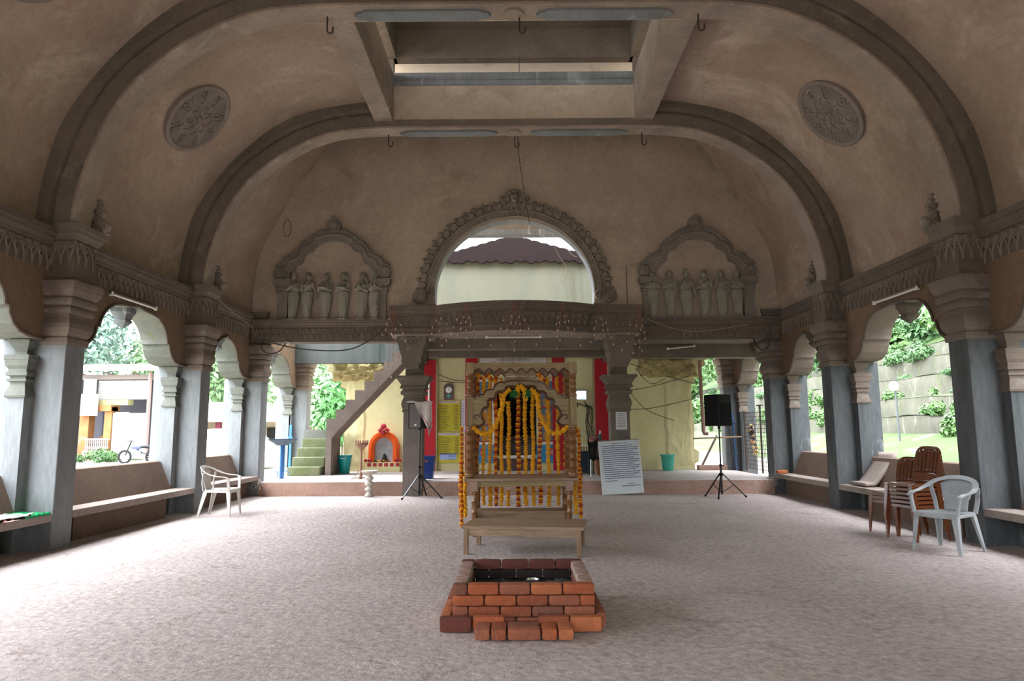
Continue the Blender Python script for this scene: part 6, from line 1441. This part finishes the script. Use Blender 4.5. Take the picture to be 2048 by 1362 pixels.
g = MB(); g.ball((11.1,20,2.58),(.13,.13,.15),12,8); g.build('lamp_head', M['whitep'], lp_)
hs = thing('hill_steps','pale steps with rails climbing the hillside beyond the far right arches','stairs',(14.8,45,1.6))
for i in range(14):
    g = MB(); g.box(15.0+.18*i,15.2+.18*i,43,46,1.2,1.9+.22*i); g.build('step', M['whitep'], hs)
for dz in (.5,.9): g = MB(); g.tube([(15.0,43,1.9+dz),(17.5,43,4.95+dz)],.035,6); g.build('rail', M['bluem'], hs)
# ------------------------------------------------------------------ tin shed, house front, motorbike and car in the yard on the left
tin = mottled('pale_tin',(.40,.40,.39),(.33,.33,.32),(.27,.22,.18),scale=.8,bump=.05,fine=.05,rough=.5)
def corr(g, x0, x1, z0, z1, y, pitch=.12, amp=.025, vert=True, m=0):
    n = int(((x1-x0) if vert else (z1-z0))/pitch*4)
    def P(u,v): 
        a = amp*math.sin((u if vert else v)*n*PI/2)
        return (lerp(x0,x1,u), y+a, lerp(z0,z1,v))
    g.sheet(P, n if vert else 1, 1 if vert else n, m); return g
sd = thing('tin_shed','long shed with corrugated tin roof and cladding across the yard on the left','shed',(-21,34,0))
g = MB(); nx = 240
g.sheet(lambda u,v: (lerp(-30,-17.6,u), lerp(33.0,40,v), lerp(4.36,5.3,v)+.035*math.sin(u*nx*PI/2)), nx, 2); g.build('roof', tin, sd, solid=.01)
g = MB(); g.box(-30,-17.8,33.6,33.7,3.95,4.2); 
for i in range(9): g.bar((-29.5+1.35*i,33.3,4.3),(-29.0+1.35*i,34.6,3.95),.06)
g.build('eave_beam', flat('pale_rust',(.15,.115,.105),.7), sd)
g = MB(); corr(g,-20.5,-17.95,2.98,3.9,33.6,vert=False); g.build('upper_cladding', tin, sd, solid=.01)
g = MB(); corr(g,-19.75,-17.95,.1,2.3,33.6); corr(g,-19.6,-18.9,2.3,2.35,33.6); g.build('lower_cladding', tin, sd, solid=.01)
g = MB(); g.box(-20.5,-18.95,33.5,34.0,2.69,2.95); g.build('lintel', mottled('mossy_lintel',(.26,.24,.13),(.2,.18,.09),scale=3), sd)
g = MB(); g.box(-17.96,-17.88,33.4,33.6,0,4.3); g.build('post', flat('pink_post',(.26,.16,.15),.7), sd)
g = MB(); g.box(-30,-17.9,36.4,36.6,0,4.3,0); g.build('back_wall', flat('shed_dark',(.05,.047,.06),.8), sd)
g = MB(); g.box(-21.05,-20.45,33.3,33.36,3.23,3.95); g.box(-21.25,-20.25,33.2,33.26,2.18,3.22,0); g.build('white_sheet_panel', flat('white_tarp',(.45,.45,.46),.6), sd)
OW = flat('weathered_white_paint',(.30,.26,.25),.7)
hf = thing('house_porch','small orange house porch with white balusters beside the tin shed','house',(-20.5,33.8,0))
osh = mottled('orange_limewash',(.28,.125,.045),(.22,.10,.04),(.24,.2,.15),scale=3)
for x0,x1,nm in ((-21.25,-20.8,'pillar'),(-20.05,-19.70,'pillar')): g = MB(); g.box(x0,x1,33.5,34,.0,2.6); g.build(nm, osh, hf)
g = MB(); g.box(-21.4,-19.7,33.4,34.2,2.4,2.7); g.build('beam', osh, hf)
g = MB(); g.box(-20.8,-20.05,34.6,34.7,1.2,2.4); g.build('dark_window', flat('night_blue',(.01,.014,.03),.4), hf)
g = MB(); g.box(-20.85,-19.65,33.2,33.45,.0,.5); g.build('low_wall', mottled('pinkish_wall',(.27,.18,.15),(.21,.14,.12),scale=3), hf)
g = MB(); g.box(-20.8,-20.05,34.5,34.6,0,1.2); g.build('window_sill_wall', osh, hf)
g = MB(); g.box(-20.8,-19.65,33.25,33.4,1.0,1.08); g.build('rail', OW, hf)
for i in range(12): g = MB(); x = -20.75+.095*i; g.lathe((x,33.32,.5),[(.025,0),(.04,.12),(.02,.28),(.035,.4),(.025,.5)],8); g.build('baluster', OW, hf)
o = shrub(0,(-19.4,32.3,0),1.0,'bright weeds at the foot of the tin shed, left clump',.5,'weeds in the yard'); shrub(0,(-18.7,32.2,0),.8,'bright weeds at the foot of the tin shed, middle clump',2,'weeds in the yard'); shrub(1,(-18.9,31.6,0),.9,'weeds before the tin shed, right clump',1,'weeds in the yard'); shrub(1,(-20.3,31.9,-.05),.8,'weeds below the white balusters',1,'weeds in the yard')
g = MB(); g.box(-21.6,-21.2,32.8,33.0,0,.9,0)
for i in range(4): g.ball((-21.4,32.75,.12+.22*i),(.12,.05,.06),8,5,1)
tag(g.build('blue_sign_post', [flat('blue_print',(.05,.1,.5),.5), M['whitep']]), 'blue and white painted post at the left edge of the yard', 'post')
mb = thing('motorbike','motorbike parked before the tin shed, seen over the left bench','motorbike',(-16.5,30,0))
for x in (-16.95,-15.75):
    g = MB(); g.ring((x,30,.31),.26,.05,20,6); g.build('tyre', M['black'], mb)
    g = MB()
    for k in range(8): a = PI*k/8; g.bar((x-.24*math.cos(a),30,.31-.24*math.sin(a)),(x+.24*math.cos(a),30,.31+.24*math.sin(a)),.012)
    g.ball((x,30,.31),(.06,.05,.06),8,6); g.build('wheel', M['steel'], mb)
g = MB(); g.ball((-16.45,30,.74),(.26,.12,.12),12,8); g.build('tank', flat('bike_blue',(.05,.06,.2),.3), mb)
g = MB(); g.ball((-16.0,30,.74),(.36,.12,.07),12,8); g.build('seat', M['black'], mb)
g = MB(); g.ball((-16.4,30,.42),(.22,.13,.17),10,7); g.build('engine', M['steel'], mb)
g = MB(); g.tube([(-16.95,30,.31),(-16.75,30,.85),(-16.70,30,.98)],.03,7); g.tube([(-16.74,29.7,.97),(-16.70,30,1.0),(-16.74,30.3,.97)],.018,6); g.tube([(-16.7,30,.8),(-16.3,30,.55),(-15.75,30,.31)],.03,7); g.build('frame', M['blackm'], mb)
g = MB(); g.ball((-16.82,30,.88),(.07,.09,.08),10,7); g.build('headlamp', M['whitep'], mb)
g = MB(); g.ball((-15.6,30,.62),(.05,.06,.05),8,5); g.build('tail_light', M['crimson'], mb)
car = thing('car','white hatchback parked in the yard, seen through the second arch on the left','car',(-10.9,26,0))
prof = [(-12.75,.25),(-12.8,.62),(-12.65,.85),(-12.1,.95),(-11.75,1.38),(-11.2,1.48),(-10.3,1.46),(-9.75,1.30),(-9.35,.98),(-9.05,.90),(-9.0,.55),(-9.05,.25)]
pc = catmull(prof,4)
g = MB(); rings = []
for y, k in ((25.2,.88),(25.25,.97),(25.5,1.0),(26.5,1.0),(26.75,.97),(26.8,.88)): rings.append([(-10.9+(x+10.9)*(.97+.03*k), y + (.12*(1 if y < 26 else -1)*max(0,(z-.9)/.5)), .25+(z-.25)*k) for x, z in pc])
g.loft(rings); g.build('body', flat('car_white',(.8,.8,.8),.25), car, smooth=50)
g = MB(); g.prism([(-12.0,.98),(-11.72,1.32),(-11.0,1.38),(-11.0,.98)],'y',25.26,25.3); g.prism([(-10.9,.98),(-10.9,1.38),(-10.3,1.36),(-9.7,.98)],'y',25.26,25.3); g.build('side_windows', flat('car_glass',(.5,.52,.54),.1), car)
for x in (-12.1,-9.75):
    g = MB(); g.ring((x,25.25,.30),.24,.07,20,7); g.build('tyre', M['black'], car)
    g = MB(); g.ball((x,25.2,.3),(.17,.04,.17),12,6); g.build('hubcap', M['steel'], car)
hs2 = thing('house','long low house with white tin roof and maroon posts beyond the yard','house',(-15,41,0))
g = MB(); g.sheet(lambda u,v: (lerp(-19.5,-11,u), lerp(39.5,44,v), lerp(1.95,3.2,v)), 10, 2); g.build('roof', M['whitep'], hs2, solid=.06)
g = MB(); g.box(-19.3,-11.2,41.5,41.7,0,2.3); g.build('wall', mottled('buff_wall',(.5,.42,.3),(.42,.35,.25),scale=2), hs2)
for x in (-17.2,-15.4,-13.6,-12.0): g = MB(); g.box(x-.15,x+.15,39.8,40.0,0,2.1); g.build('post', flat('maroon_post',(.2,.03,.06),.6), hs2)
for x in (-16.3,-14.5,-12.8): g = MB(); g.box(x-.4,x+.4,41.4,41.5,.7,1.6); g.build('window', M['dark'], hs2)
SKY = 7.0
# ------------------------------------------------------------------ light: overcast sky
w = bpy.data.worlds.new('sky'); scene.world = w; w.use_nodes = True
N = w.node_tree.nodes; L = w.node_tree.links; bg = N['Background']
tc = N.new('ShaderNodeTexCoord'); sp = N.new('ShaderNodeSeparateXYZ'); L.new(tc.outputs['Generated'], sp.inputs[0])
rp = N.new('ShaderNodeValToRGB'); L.new(sp.outputs['Z'], rp.inputs[0])
rp.color_ramp.elements[0].position = 0; rp.color_ramp.elements[0].color = (.34,.37,.40,1)
rp.color_ramp.elements[1].position = 1; rp.color_ramp.elements[1].color = (1.05,1.10,1.16,1)
dt = N.new('ShaderNodeVectorMath'); dt.operation = 'DOT_PRODUCT'; L.new(tc.outputs['Generated'], dt.inputs[0]); dt.inputs[1].default_value = (-.74,-.25,.62)   # brighter cloud towards the hidden sun
mr = N.new('ShaderNodeMapRange'); mr.inputs['From Min'].default_value = -.5; mr.inputs['From Max'].default_value = 1; mr.inputs['To Min'].default_value = .22; mr.inputs['To Max'].default_value = 2.75; mr.interpolation_type = 'SMOOTHSTEP'
L.new(dt.outputs['Value'], mr.inputs['Value']); st_ = N.new('ShaderNodeMath'); st_.operation = 'MULTIPLY'; L.new(mr.outputs[0], st_.inputs[0]); st_.inputs[1].default_value = SKY
L.new(rp.outputs[0], bg.inputs['Color']); L.new(st_.outputs[0], bg.inputs['Strength'])
vs = scene.view_settings
vs.view_transform = 'Standard'; vs.look = 'None'; vs.gamma = 1; vs.use_curve_mapping = False; vs.exposure = 0.62
